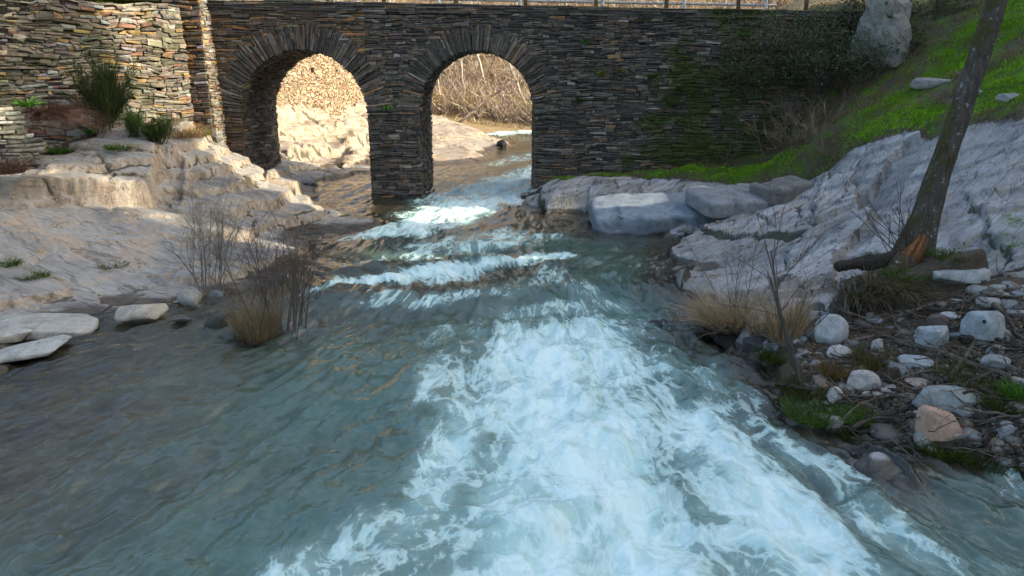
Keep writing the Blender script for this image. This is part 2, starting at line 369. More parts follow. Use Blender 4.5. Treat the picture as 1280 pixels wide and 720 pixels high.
_P = np.array(CP); _x, _y = _P[:,0], _P[:,1]
_P[:,2] -= np.max([_dz*sstep(-_s, _s, inside(_poly, _x, _y)) for _poly, _dz, _s in LEDGES], 0)
tps1 = tps_fit(_P, .03)
def terrain_base(x, y):
    h = tps1(x, y)
    wn = .12*fbm(x*1.7, y*1.7, 5, 4); wn2 = .12*fbm(x*1.7, y*1.7, 9, 4)
    up = np.zeros(x.shape)
    for poly, dz, soft in LEDGES: up = np.maximum(up, dz*sstep(-soft, soft, inside(poly, x+wn, y+wn2)))
    return h + up
SOILP = wp((1060,352,12.2),(1035,400,11.4),(985,425,11),(950,455,10.3),(1000,520,9),(1080,560,8.2),(1180,570,7.8)) + [(5.6,7.0),(10,4),(16,4),(16,9)] + wp((1290,400,10.2),(1290,345,11),(1240,350,11.2),(1150,320,12.2),(1110,318,12.6))
SLOPEP = wp((690,250,23.4),(800,226,23.0),(900,226,21.8),(985,228,20.2),(1060,190,19.2),(1130,160,18.4),(1280,142,16.4)) + [(16,14),(16,30),(3,30),(.8,23.8)]
SMOOTHP = wp((-80,262,16.6),(100,257,17.4),(235,262,18.2),(250,320,16.2),(228,360,15),(100,384,14),(-80,405,12.4))
RX, RX2 = {}, {}
def rock_noise(x, y, h):
    """slabs and ledges of slate: blocks along the cleavage, each a little higher, lower or tilted"""
    right = sstep(-1, 1, x)
    a = R(40); u = x*math.cos(a)+y*math.sin(a); v = -x*math.sin(a)+y*math.cos(a)
    wx, wy = .5*fbm(x*.7, y*.7, 21, 4), .5*fbm(x*.7, y*.7, 22, 4)
    ra, rb, ox, oy, gap = worley((u+wx)*.20, (v+wy)*.52, 300)
    r2, _, ox2, oy2, gap2 = worley((u+wy)*.42, (v+wx)*1.5, 310)
    dq = (h*1.6 + .55*v + .4*wx); rr = .30*(ra-.5) + .30*(rb-.5)*oy + .10*(stair(dq*1.6,.12)-dq*1.6) + .12*(r2-.5)*(ra > .35) + .035*stair(v*3+wx*3,.2)*0  + .06*fbm(x*1.4, y*1.4, 23, 4)
    rr -= .07*sstep(.03, .0, gap)*(rb > .4) + .03*sstep(.07, .0, gap2)*(ra > .5)
    c1 = np.maximum(sstep(.028, .004, gap)*(rb > .4), .8*sstep(.05, .008, gap2)*(ra > .45)); k1 = .6*ra+.4*r2
    r4, rb4, ox4, oy4, gap4 = worley((u+.5*wx)*.75, (v+.5*wy)*2.4, 370)
    rr = rr + .09*(r4-.5)*(rb4 > .3) + .12*(rb4-.5)*oy4
    c1 = np.maximum(c1, .85*sstep(.05, .008, gap4)*(r4 > .72)); k1 = .7*k1+.3*r4
    b = R(-16); u = x*math.cos(b)+y*math.sin(b); v = -x*math.sin(b)+y*math.cos(b)
    q = h + .16*fbm(u*.5, v*.8, 31, 4) + .05*fbm(u*2, v*2.5, 32, 3)
    st = .36*stair(q/.36, .13) - q
    ra, rb, ox, oy, gap = worley((u+wx)*.36, (v+wy)*.8, 320)
    r3, _, _, _, gap3 = worley((u+wy)*.8, (v+wx)*2.4, 330)
    stp = np.mod(q/.36, 1)
    c2 = np.maximum(np.maximum(sstep(.06, .006, gap)*(ra > .38), .75*sstep(.10, .01, gap3)*(rb > .55)), .9*sstep(.80, .87, stp)*sstep(.93, .88, stp)*(fbm(x*.8, y*.8, 39, 3) > -.1)); k2 = .6*rb+.4*r3
    sm = 1-.72*sstep(-.3, .5, inside(SMOOTHP, x, y))
    c2 = c2*sm*sstep(-.3,.1,fbm(x*.6,y*.6,38,3)); k2 = .5+(k2-.5)*sm
    st = st*sm
    ll = .66*st + .06*fbm(u*.5, v*1.3, 33, 5) + sm*(.16*(ra-.5)*(rb > .35) + .2*(rb-.5)*oy) - .06*sstep(.06, .0, gap)*(ra > .45) + .02*fbm(x*4, y*6, 37, 3)
    RX['crack'] = c2*(1-right)+c1*right; RX['blk'] = k2*(1-right)+k1*right
    return ll*(1-right) + .05*(r3-.5)*(1-right)*(rb > .5) + rr*right
def up_rock(x, y, h):
    wx, wy = .4*fbm(x*.6, y*.6, 51, 4), .4*fbm(x*.6, y*.6, 52, 4)
    q = h + .2*fbm(x*.5, y*.5, 53, 4); st = .7*stair(q/.7, .12) - q
    ra, rb, ox, oy, gap = worley((x+wx)*.8, (y+wy)*.45, 340)
    r2_, _, _, _, gap2 = worley((x+wx)*2.2, (y+wy)*1.1, 350)
    RX2['crack'] = np.maximum(sstep(.10, .01, gap)*(rb > .35), .8*sstep(.12, .01, gap2)*(ra > .6)); RX2['blk'] = .6*ra+.4*r2_
    k = .35 + .85*sstep(-5.5, -7.0, x)
    return k*(.6*st + .35*(ra-.5) + .14*(r2_-.5) + .18*fbm(x*1.1, y*1.1, 54, 4) - .12*sstep(.08, 0, gap)*(rb > .35))
def shade_hill(x, y):  # unseen right-hand hill, its height shaped to shade foreground and bridge
    return np.minimum(5.6 + np.maximum(0, x-13)*1.02, 34) + .9*fbm(x*.08, y*.08, 3, 4)
def terrain(x, y, detail=True):
    """height of the ground anywhere"""
    h1 = terrain_base(x, y) if np.any(y < 32) else np.zeros(x.shape)
    if detail:
        soil = sstep(-.3, .3, inside(SOILP, x, y)); slp = sstep(-.3, .4, inside(SLOPEP, x, y))
        under = sstep(-.25, .15, h1 - .08)
        k = np.maximum(.35, under)*(1-.75*np.maximum(soil, slp))
        h1 = h1 + rock_noise(x, y, h1)*k + soil*(.06*fbm(x*2.2, y*2.2, 41, 4)) + slp*(.13*fbm(x*1.3, y*1.3, 43, 5))
    h2 = tps2(x, y)
    if detail:
        rk = sstep(-1, 0, -(x-1.2)) * sstep(49, 45, y)
        h2 = h2 + rk*up_rock(x, y, h2) + .3*fbm(x*.35, y*.35, 55, 5)*sstep(52, 58, y)
    t = sstep(29.0, 31.0, y)
    h = h1*(1-t) + h2*t
    # outside the surveyed ground: valley side on the right, raised out of view to cast shade; terrace land on the left
    hr = shade_hill(x, y)
    # the unseen hill is given two slots to let the low sun through, and ends beyond the bridge
    yr = y + .1405*(x-12) + .35*fbm(x*.25, y*.25, 61, 4)
    ridge = 1 - np.maximum(np.maximum(sstep(17.9, 18.6, yr)*sstep(21.3, 20.8, yr), sstep(14.3, 14.7, yr)*sstep(15.7, 15.2, yr)), sstep(26.0, 28.0, yr))
    hr = np.where(y > 4, np.minimum(hr, 6.2 + ridge*60 + .08*np.maximum(0, x-13)), hr)
    wr = sstep(12.5, 15.5, x)*sstep(34, 29, y)
    h = h*(1-wr) + np.maximum(h*(x < 16.5), hr)*wr
    wl = sstep(-15.0, -17.5, x)
    h = h*(1-wl) + (2.6 + .3*fbm(x*.1, y*.1, 63, 3) + .06*np.maximum(0, y-40))*wl
    wn = sstep(4.2, 2.0, y)
    near = np.where(x < 0, np.minimum(3, -.9 + np.maximum(0, -x-8)*.55), np.minimum(shade_hill(x, y), -.9 + np.maximum(0, x-5)*1.0))
    return h*(1-wn) + near*wn
# ------------------------------------------------------------------ water level
LY = np.array([-60, 12.6, 13.1, 13.5, 14.3, 16.2, 17.4, 20.5, 22.4, 24.5, 27, 40, 50, 52, 80.])
LZ = np.array([0, 0, -.03, .05, .21, .24, .31, .36, .44, .53, .60, .66, .70, .80, .85])
def water_level(x, y):
    yy = y - .12*np.sin(x*1.1) - .10*x*sstep(3, 0, np.abs(y-14)) - 2.6*sstep(-3.2, -6., x)*sstep(19, 16, y)   # the ledge under the water runs a little askew
    return np.interp(yy, LY, LZ)
def grid(xs, ys):
    X, Y = np.meshgrid(xs, ys); nx, ny = len(xs), len(ys)
    i = np.arange(ny-1)[:,None]*nx; j = np.arange(nx-1)[None,:]
    return X, Y, np.stack([i+j, i+j+1, i+nx+j+1, i+nx+j], -1).reshape(-1,4)
def submesh(V, Q, keep, A):
    q = Q[keep]; u, inv = np.unique(q, return_inverse=True)
    return V[u], inv.reshape(-1,4), {k: a[u] for k, a in A.items()}
def zones(x, y, h):
    n = fbm(x*1.2, y*1.2, 71, 4)
    soil = sstep(-.25, .25, inside(SOILP, x, y)+.2*n)
    slp = sstep(-.3, .3, inside(SLOPEP, x, y)+.3*n)
    back = inside([(-9.4,21.4),(-10.6,21.2),(-12.4,19.6),(-15.6,17.6),(-15.8,22),(-9.4,24)], x, y)
    soil = np.maximum(soil, sstep(-.2, .3, back+.3*n))
    wl = water_level(x, y)
    moss = slp*.46 + .22*np.clip(fbm(x*.8, y*.8, 73, 4), -1, 1)
    moss = moss + .22*sstep(.25, .05, np.abs(h-wl-.22))*(x > 2.6)*(y < 13) + .15*soil*(x > 0)
    moss = np.where((x < 0) & (y < 24), .14*sstep(.2,.6,n) , moss)
    ur = (x > 2)*sstep(.9, 2.0, h)*(1-slp)
    soil = np.maximum(soil, ur*(.22+.30*fbm(x*.7, y*.7, 75, 4)))
    pm = on(1255,262,2.0); moss = moss + (x > 2)*(1-slp)*.42*np.exp(-((x-pm[0])**2+(y-pm[1])**2)/1.6) + .16*ur*(fbm(x*.9,y*.9,76,3) > .25)
    wt_ = np.where((x > 2) & (y > 12.5), .09, .20)
    wet = 1 - sstep(.02, wt_, h - wl + .04*n)
    return {'soil': np.maximum(soil, slp*1.0), 'moss': np.clip(moss, 0, 1), 'wet': wet}
SHEETS = []                       # (x0, y0, step, heights) of the detailed terrain sheets
def ground_z(x, y):
    x = np.atleast_1d(np.asarray(x, float)); y = np.atleast_1d(np.asarray(y, float)); out = np.zeros(x.shape)
    for (x0, y0, st, H), m in zip(SHEETS, (y < 31, y >= 31)):
        fx = np.clip((x-x0)/st, 0, H.shape[1]-1.01); fy = np.clip((y-y0)/st, 0, H.shape[0]-1.01)
        i = fx.astype(int); j = fy.astype(int); u = fx-i; v = fy-j
        z = (H[j,i]*(1-u)+H[j,i+1]*u)*(1-v) + (H[j+1,i]*(1-u)+H[j+1,i+1]*u)*v
        out = np.where(m, z, out)
    return out
def hit(px, py, y0=4.2, y1=75.):
    ys = np.geomspace(y0, y1, 900); dx, dy = px-640., 360.-py
    dyw = F*CT + dy*ST; X = dx/dyw*ys; Z = CH + (-F*ST+dy*CT)/dyw*ys
    D = ground_z(X, ys) - Z; k = max(1, int(np.argmax(D > 0))); f = D[k-1]/(D[k-1]-D[k]-1e-12); Y_ = ys[k-1]+(ys[k]-ys[k-1])*min(1, max(0, f))
    return np.array([dx/dyw*Y_, Y_, float(ground_z(dx/dyw*Y_, Y_)[0])])
def make_terrain():
    X, Y, Q = grid(np.arange(-16, 15.01, .045), np.arange(3.2, 31.01, .045))
    H = terrain(X, Y); SHEETS.append((-16, 3.2, .045, H)); ext = dict(RX)
    V = np.stack([X, Y, H], -1).reshape(-1,3); A = {k: v.ravel() for k, v in {**zones(X, Y, H), **ext}.items()}
    c = V[Q].mean(1); wl = water_level(c[:,0], c[:,1])
    axis = np.interp(c[:,1], [3, 14, 20, 24, 31], [-1, -.5, -1.5, -2, -1])
    bed = (c[:,2] < wl-.07) & (c[:,0] > -12)
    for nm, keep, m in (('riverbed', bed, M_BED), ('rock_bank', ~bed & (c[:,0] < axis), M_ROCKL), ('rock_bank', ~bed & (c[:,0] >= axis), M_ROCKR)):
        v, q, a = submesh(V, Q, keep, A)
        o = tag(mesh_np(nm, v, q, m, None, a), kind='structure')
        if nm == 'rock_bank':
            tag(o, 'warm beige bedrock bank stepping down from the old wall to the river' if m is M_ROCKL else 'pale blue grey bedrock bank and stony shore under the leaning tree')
    # upstream of the bridge
    X, Y, Q = grid(np.arange(-30, 36.01, .12), np.arange(31.0, 95.01, .12))
    H = terrain(X, Y); SHEETS.append((-30, 31.0, .12, H)); V = np.stack([X, Y, H], -1).reshape(-1,3); A = {k: v.ravel() for k, v in {**zones(X, Y, H), **RX2}.items()}
    A['soil'] = A['soil']*0; A['moss'] = A['moss']*0
    c = V[Q].mean(1)
    rock = (c[:,1] < 49 + .8*np.sin(c[:,0])) & (c[:,0] < 3.2) & (c[:,0] > -13)
    for nm, keep, m in (('upstream_rock', rock, M_ROCKF), ('brushy_hillside', ~rock, M_HILL)):
        v, q, a = submesh(V, Q, keep, A); tag(mesh_np(nm, v, q, m, None, a), kind='structure')
    # wide ground sheet, to the horizon, a little under the detailed ones where they overlap
    xs = np.concatenate([np.arange(-400,-40,30.), np.arange(-40,11,1.), np.arange(11,62,.4), np.arange(62,401,20.)])
    ys = np.concatenate([np.arange(-200,-20,20.), np.arange(-20,6,1.), np.arange(6,32,.35), np.arange(32,100,1.), np.arange(100,501,20.)])
    X, Y, Q = grid(xs, ys); H = np.empty(X.shape)
    H = terrain(np.clip(X, -60, 70), np.clip(Y, -30, 95), False)
    H = H + np.maximum(0, Y-95)*.25 + .0*X
    H = np.minimum(H, 60 + 6*fbm(X*.01, Y*.01, 81, 3))
    ov = ((X > -16) & (X < 15) & (Y > 3) & (Y < 31)) | ((X > -30) & (X < 36) & (Y >= 31) & (Y < 95))
    H = H - np.where(ov, .9, 0)
    tag(mesh_np('ground', np.stack([X, Y, H], -1), Q, M_HILLR), kind='structure')  # sheet includes the unseen hill raised to shade the valley
make_terrain()
# ------------------------------------------------------------------ the river
def mat_water():
    g = G('river_water'); fl = g.attr('flow', True); o = g.obj()
    fm = g.attr('foam'); dp = g.attr('depth')
    f1 = g.map(fl, scale=(1, .42, 1))
    warp = g.n('VectorMath', {0: f1, 1: g.n('VectorMath', {0: g.noise(f1, .9, 3, .5, out='Color'), 'Scale': .7}, operation='SCALE')}, operation='ADD')
    n1 = g.noise(warp, 1.2, 6, .52, .1)
    n2 = g.noise(g.map(warp, loc=(7,3,0)), 2.4, 5, .55, .35)
    lace = g.ss(g.ma('ABSOLUTE', g.ma('SUBTRACT', n2, .5)), 0., .10, 1., 0.)
    lace2 = g.ss(g.ma('ABSOLUTE', g.ma('SUBTRACT', g.noise(g.map(warp, loc=(1,9,0)), 5.5, 6, .6, .4), .5)), 0., .06, 1., 0.)
    n0 = g.noise(g.map(warp, loc=(3,8,0)), .55, 4, .55, .8)
    val = g.ma('ADD', g.ma('MULTIPLY', fm, .86), g.ma('ADD', g.ma('MULTIPLY', g.ma('SUBTRACT', n1, .5), 1.12), g.ma('MULTIPLY', g.ma('SUBTRACT', n0, .5), .9)))
    ed = g.ma('MULTIPLY', g.ss(fm, .08, .5), g.ma('ADD', g.ma('MULTIPLY', lace, .36), g.ma('MULTIPLY', lace2, .2)))
    val = g.ma('ADD', val, ed)
    foam = g.ss(g.ma('ADD', val, g.ma('MULTIPLY', g.ma('SUBTRACT', g.noise(fl, 11, 4, .7, .4), .5), .16)), .36, 1.48)
    aer = g.ss(g.ma('ADD', fm, g.ma('MULTIPLY', g.ma('SUBTRACT', n1, .5), .9)), .10, .95)
    deep = g.mix(g.ss(g.noise(o, .35, 3), .35, .65), (.075,.18,.155), (.115,.20,.165))
    body = g.mix(aer, deep, (.38,.62,.60))
    body = g.mix(g.ma('MULTIPLY', g.ss(dp, .30, .95, 1., 0.), g.ss(aer, .5, .0)), body, g.mix(g.noise(o, .8, 4, .6), (.085,.078,.066), (.145,.122,.085)))
    bs = g.noise(g.map(fl, loc=(4,1,0), scale=(1,.45,1)), 2.0, 7, .65, .6)   # stones and weed of the bed show through
    body = g.mix(g.ma('MULTIPLY', g.ss(bs, .44, .64), g.ss(dp, .85, .15, .1, .75)), body, (.135,.105,.060))
    body = g.mix(g.ma('MULTIPLY', g.ss(bs, .52, .36), .45), body, g.mix(1.0, body, (.45,.5,.5), 'MULTIPLY'))
    col = g.mix(foam, body, (.69,.84,.84))
    # fine ripple and turbulence
    r1 = g.noise(g.map(fl, scale=(1,.34,1)), 5, 4, .6, .6); r2 = g.noise(g.map(fl, scale=(1,.55,1)), 19, 3, .55, .3)
    hh = g.ma('ADD', g.ma('MULTIPLY', r1, 1.0), g.ma('MULTIPLY', r2, .26))
    nb = g.bump(hh, 1.0, .035)
    nf = g.bump(g.ma('ADD', g.ma('MULTIPLY', n1, 1.0), g.ma('MULTIPLY', foam, .2)), .5, .10)
    al = g.ma('MAXIMUM', g.ma('SUBTRACT', 1., g.ma('POWER', 2.718, g.ma('MULTIPLY', dp, -1.0))), g.ss(foam, 0., .35))
    al = g.ma('MAXIMUM', al, g.ma('MULTIPLY', aer, .9))
    dif = g.n('BsdfDiffuse', {'Color': col, 'Normal': nf})
    tra = g.n('BsdfTransparent', {'Color': (.80,.82,.72,1)})
    under = g.n('MixShader', {0: al, 1: tra, 2: dif})
    glo = g.n('BsdfGlossy', {'Color': (1,1,1,1), 'Roughness': .03, 'Normal': nb})
    fr = g.n('Fresnel', {'IOR': 1.5, 'Normal': nb})
    fr = g.ma('MULTIPLY', fr, g.lin(foam, 0, 1, 1.0, .12))
    return g.out(g.n('MixShader', {0: fr, 1: under, 2: glo}))
def strokes(lst, z=0.0):
    out = []
    for s in lst:
        pts = []
        for px, py, r, st in s:
            x, y, _ = on(px, py, z); x2, _, _ = on(px+r, py, z)
            pts.append((x, y, abs(x2-x), st))
        out.append(pts)
    return out
FOAM0 = strokes([
    [(735,398,75,.55),(700,440,165,.95),(700,500,170,1.0),(720,580,200,1.05),(740,680,330,1.0),(760,780,430,1.0)],
    [(850,520,95,.7),(910,600,105,.8),(990,690,120,.8),(1060,760,140,.8)],
    [(600,470,95,.55),(590,560,75,.7),(520,650,100,.75),(430,710,90,.62),(380,740,90,.6)],
    [(545,425,40,.45),(660,388,50,.5),(760,380,45,.45)],
    [(680,352,40,.38),(740,372,40,.42),(800,400,45,.38),(870,470,50,.36),(960,545,45,.34),(1050,600,45,.36),(1180,640,60,.30),(1290,650,60,.36)],
    [(1080,640,40,.42),(1200,690,70,.5),(1290,730,80,.5)],
    [(880,455,40,.42),(940,520,45,.44),(1010,580,50,.42),(1110,630,60,.40)],
    [(640,420,60,.5),(560,440,45,.42),(530,500,40,.42)],
    [(1200,600,30,.34),(1290,606,40,.42)],
    [(400,690,50,.36),(330,720,60,.35)],
])
FOAM1 = strokes([
    [(385,358,22,.55),(440,350,30,.75),(520,343,45,.9),(570,338,50,.9),(640,330,42,.8),(708,322,24,.75)],
    [(520,322,50,.5),(580,312,60,.6),(640,304,55,.55),(690,300,30,.45)],
    [(440,372,30,.35),(540,366,40,.5),(620,360,45,.45),(680,345,35,.45)],
], .24) + strokes([
    [(440,292,35,.5),(490,285,50,.95),(540,275,55,.9),(590,260,55,1.0),(640,250,45,1.0),(680,240,40,1.0)],
    [(520,268,50,.6),(600,245,60,.9),(660,226,50,.85),(690,215,50,.8)],
    [(620,212,40,.45),(668,200,40,.55)],
    [(440,322,30,.4),(500,308,45,.5),(570,296,50,.5),(640,286,40,.45)],
], .42) + strokes([[(620,168,30,.7),(690,164,40,.9)]], .7)
def flow_coords(x, y):
    cx, cy = .3, 21.0
    near = sstep(17, 14, y)
    th = np.arctan2(x-cx, np.maximum(.5, cy-y)); r = np.hypot(x-cx, cy-y)
    u1, v1 = th*11.0, r
    u2, v2 = x - .12*(y-15), cy-y
    return u1*near + u2*(1-near), v1*near + v2*(1-near)
def make_river():
    ys = [3.0]
    while ys[-1] < 62: ys.append(ys[-1] + .02*max(1, (ys[-1]/7.0)**1.35))
    xs = np.concatenate([np.arange(-11.5, 7.0, .032), np.arange(7.0, 22, .4)])
    X, Y, Q = grid(xs, np.array(ys))
    foam = np.zeros(X.shape)
    fx = X + .45*fbm(X*.9, Y*.9, 121, 5); fy = Y + .85*fbm(X*.75, Y*.6, 123, 5)
    for s in FOAM0 + FOAM1: foam = np.maximum(foam, seg_dist(fx, fy, s))
    Z = water_level(X, Y)
    u, v = flow_coords(X, Y)
    calm = 1 - sstep(.15, .7, foam)
    fall = sstep(26, 40, Y)
    uw, vw = u + .25*fbm(u*.7, v*.5, 103, 3), v + .5*fbm(u*.6, v*.6, 104, 3)
    rip = .10*(ridged(uw*1.5, vw*.34, 101, 3)-.6) + (.038)*fbm(uw*3.6, vw*.9, 102, 3, .6) + .02*(ridged(uw*4.2, vw*1.1, 106, 2)-.6) + (.014)*noise(u*9, v*3.0, 105)
    right = sstep(1.5, 3, X)*sstep(20, 15, Y)
    lf = sstep(-1.0, -3.5, X)*sstep(15.5, 13, Y)
    rip = rip*(1 + .45*lf) + .055*lf*(ridged(uw*2.1, vw*.17, 108, 2)-.6)
    rip = rip*(1 + 1.0*right) + .012*right*fbm(X*5, Y*4, 109, 3)
    Z = Z + rip*(1-.6*fall)*lerp(.6, 1, calm)
    wu, wv = u + .35*fbm(u*.8, v*.8, 111, 3), v + .35*fbm(u*.8, v*.8, 113, 3)
    turb = .20*fbm(wu*.85, wv*.8, 115, 5, .55) + .09*(ridged(wu*1.3, wv*1.1, 117, 4)-.6)
    Z = Z + turb*sstep(.2, .9, foam)*(1-.3*fall)
    # standing waves below the two drops
    xc = np.clip(1 - np.abs(X+1.2)/3.4, 0, 1)**.5
    yw = Y - .1*X + .95*fbm(X*.6, Y*.25, 119, 3); amp = .65+.9*fbm(X*.9, Y*.3, 120, 2)
    Z = Z + .17*xc*amp*np.exp(-((yw-16.3)/.45)**2) - .12*xc*amp*np.exp(-((yw-17.1)/.5)**2)
    Z = Z + .05*np.clip(1-np.abs(X-.3)/3.5,0,1)*np.sin((13.2-Y)*3.4)*np.exp(-np.abs(13.2-Y)/1.6)*(Y < 13.2)
    # small riffles over stones near the right bank
    for (px, py, a) in [(780,318,.05),(800,335,.06),(760,345,.05),(820,380,.09),(790,400,.06),(500,288,.07),(555,282,.06),(860,405,.05),(700,300,.05),(740,330,.05)]:
        cx, cy, _ = on(px, py, .2)
        Z = Z + a*np.exp(-(((X-cx)/.35)**2 + ((Y-cy)/.16)**2))
    H = terrain(X, Y)
    dep = np.maximum(0, Z - H)
    shore = sstep(.10, .0, Z-H)*(Z-H > -.1)
    keep = ((Z - H) > -.35).ravel()[Q].any(1)
    V = np.stack([X, Y, Z], -1).reshape(-1,3)
    A = {'foam': foam.ravel(), 'depth': dep.ravel(), 'flow': np.stack([u, v, 0*u], -1).reshape(-1,3)}
    v_, q_, a_ = submesh(V, Q, keep, A)
    tag(mesh_np('river_water', v_, q_, mat_water(), None, a_), 'clear teal river breaking into white foam', kind='structure')
make_river()
# ------------------------------------------------------------------ masonry: every stone is real geometry
rng = np.random.default_rng(7)
def palette(cols, n, var=.22):
    c = np.array([k[1] for k in cols], float); w_ = np.array([k[0] for k in cols], float)
    i = rng.choice(len(c), n, p=w_/w_.sum())
    return c[i]*np.exp(rng.normal(0, var, (n,1)))*(1+rng.normal(0,.04,(n,3)))
def stone_boxes(mb, mapf, S, Tt, pal, prot=(.0,.06), ch=.012, gap=.006, jit=.012, back=.08):
    """S (n,2) and Tt (n,2): intervals along and up the wall; mapf(s,t,d) gives points d in front of it"""
    S = np.asarray(S, float); Tt = np.asarray(Tt, float); n = len(S)
    if n == 0: return
    s0, s1, t0, t1 = S[:,0]+gap, S[:,1]-gap, Tt[:,0]+gap*.7, Tt[:,1]-gap*.7
    c = np.minimum(ch, .3*np.minimum(s1-s0, t1-t0))
    p = rng.uniform(prot[0], prot[1], n)
    def ring(ins, d, j):
        ss = np.stack([s0+ins, s1-ins, s1-ins, s0+ins], 1); tt = np.stack([t0+ins, t0+ins, t1-ins, t1-ins], 1)
        jj = np.minimum(jit, .22*(t1-t0))[:,None]*j
        ss = ss + rng.normal(0, 1, ss.shape)*jj*1.3; tt = tt + rng.normal(0, 1, tt.shape)*jj
        return ss, tt, np.broadcast_to(d[:,None], ss.shape) + rng.normal(0, .006, ss.shape)*j
    rings = [ring(0*c, 0*p-back, 0.), ring(0*c, p-c, .8), ring(c, p+.004, .8)]
    P = np.stack([mapf(a.ravel(), b.ravel(), d.ravel()).reshape(n,4,3) for a, b, d in rings], 1).reshape(n*12, 3)
    base = np.arange(n)[:,None,None]*12
    f = []
    for r in (0, 4):
        for k in range(4): f.append((r+k, r+(k+1)%4, r+4+(k+1)%4, r+4+k))
    f.append((8,9,10,11))
    Q = (base + np.array(f)[None]).reshape(-1,4)
    mb.add(P, Q, tint=np.repeat(palette(pal, n), 12, 0))
def courses(mb, mapf, s0, s1, t0, t1, free, pal, ch_=(.045,.12), ln=(.14,.55), wob=.06, **kw):
    """rows of stones; free(a,b,t) -> list of (lo,hi) pieces of the row at height t that are wall"""
    S = []; Tt = []; t = t0; k = 0
    while t < t1:
        hgt = min(rng.uniform(*ch_)**1.0, t1-t+.001)
        if hgt < .02: break
        for lo, hi in free(s0, s1, t+hgt/2):
            s = lo
            while s < hi-.02:
                L = min(rng.uniform(*ln)*(1.6 if rng.random() < .12 else 1), hi-s)
                if hi-s-L < ln[0]*.6: L = hi-s
                r = rng.random()
                if hgt > ch_[1]*.75 and r < .5:
                    m = t+hgt*rng.uniform(.35,.65); S += [(s,s+L),(s,s+L)]; Tt += [(t,m),(m,t+hgt)]
                elif r > .012 or L > .25:
                    S.append((s, s+L)); Tt.append((t, t+hgt))
                s += L
        t += hgt; k += 1
    def mw(s, t, d):
        return mapf(s + .5*wob*noise(t*3, s*2, 205), t + wob*noise(s*.7, t*.9, 201) + wob*.6*noise(s*2.1, t*2, 203) + wob*.22*noise(s*5, t*4, 207), d)
    stone_boxes(mb, mw, S, Tt, pal, **kw)
PAL_BR = [(k, tuple(1.45*v for v in c)) for k, c in [(4,(.062,.055,.049)),(3,(.088,.076,.064)),(2.5,(.045,.041,.039)),(1.2,(.12,.10,.08)),(.6,(.14,.085,.05)),(.35,(.17,.16,.15))]]
PAL_BRL = [(4,(.115,.09,.068)),(3,(.085,.07,.058)),(2,(.17,.125,.085)),(1.6,(.26,.135,.06)),(.5,(.24,.23,.22))]
PAL_LW = [(3,(.17,.14,.11)),(3,(.23,.195,.155)),(2,(.12,.105,.09)),(1.6,(.32,.27,.20)),(1.0,(.31,.21,.095)),(.7,(.21,.11,.075)),(1.2,(.26,.26,.25))]
PAL_DRY = [(3,(.33,.31,.28)),(3,(.27,.25,.215)),(2,(.40,.38,.35)),(1,(.20,.18,.15))]
PAL_BACK = [(4,(.30,.22,.15)),(3,(.36,.28,.19)),(2,(.25,.18,.125)),(1.5,(.40,.34,.25)),(1,(.30,.17,.11))]
M_BRIDGE = mat_stone('slate_masonry', moss=.85, lichen=.25, mx=(1.5, 7.5))
M_LWALL = mat_stone('field_stone', moss=.4, lichen=.4)
M_BACKW = mat_stone('ochre_stone', lichen=.3)
def mat_core():
    g = G('mortar_core'); o = g.obj(); n = g.noise(o, 14, 6, .7)
    return g.out(g.pbsdf(g.mix(n, (.012,.011,.010), (.045,.04,.035)), .95, g.bump(n, .8, .03), .1))
M_CORE = mat_core()
# ---- the bridge
BY, BT = 24.0, 3.8                               # front face, thickness
AR = [(-6.40, 1.95, 3.07), (-1.075, 1.765, 3.24)]  # arch centre X, radius, springing height
RING = [.84, .76]
def btop(x): return 6.44 - .0172*(np.asarray(x)+8.5)
def bface(s, t, d): return np.stack([s, BY - d, t], -1)
def bfree(ring):
    def f(a, b, t):
        out = [(a, b)]
        for (c, r, z), rg in zip(AR, RING):
            if t < z: hw = r
            else:
                ro = r + (rg*.74 if ring else 0)
                if t >= z+ro: continue
                hw = math.sqrt(max(0, ro*ro-(t-z)**2))
            new = []
            for lo, hi in out:
                if c+hw <= lo or c-hw >= hi: new.append((lo, hi)); continue
                if c-hw > lo: new.append((lo, c-hw))
                if c+hw < hi: new.append((c+hw, hi))
            out = new
        return out
    return f
bridge = tag(thing('stone_bridge', 'old two-arched slate stone bridge spanning the foaming river', 'bridge', (-1, BY+BT/2, 0)), kind='thing')
OB = (-1, BY+BT/2, 0)
BX0, BX1 = -9.75, 12.6
mb = MB()
courses(mb, bface, BX0, -4.4, -.3, 6.3, bfree(True), PAL_BRL, (.045,.105), (.16,.62))
courses(mb, bface, -4.4, BX1, -.5, 6.0, bfree(True), PAL_BR, (.03,.115), (.10,.48))
courses(mb, lambda s,t,d: bface(s, t, d), -4.4, 2.5, 6.0, 6.2, lambda a,b,t: [(a,b)], PAL_BR, (.03,.085), (.12,.46))
mb.build('spandrel_wall', M_BRIDGE, bridge, False, OB)
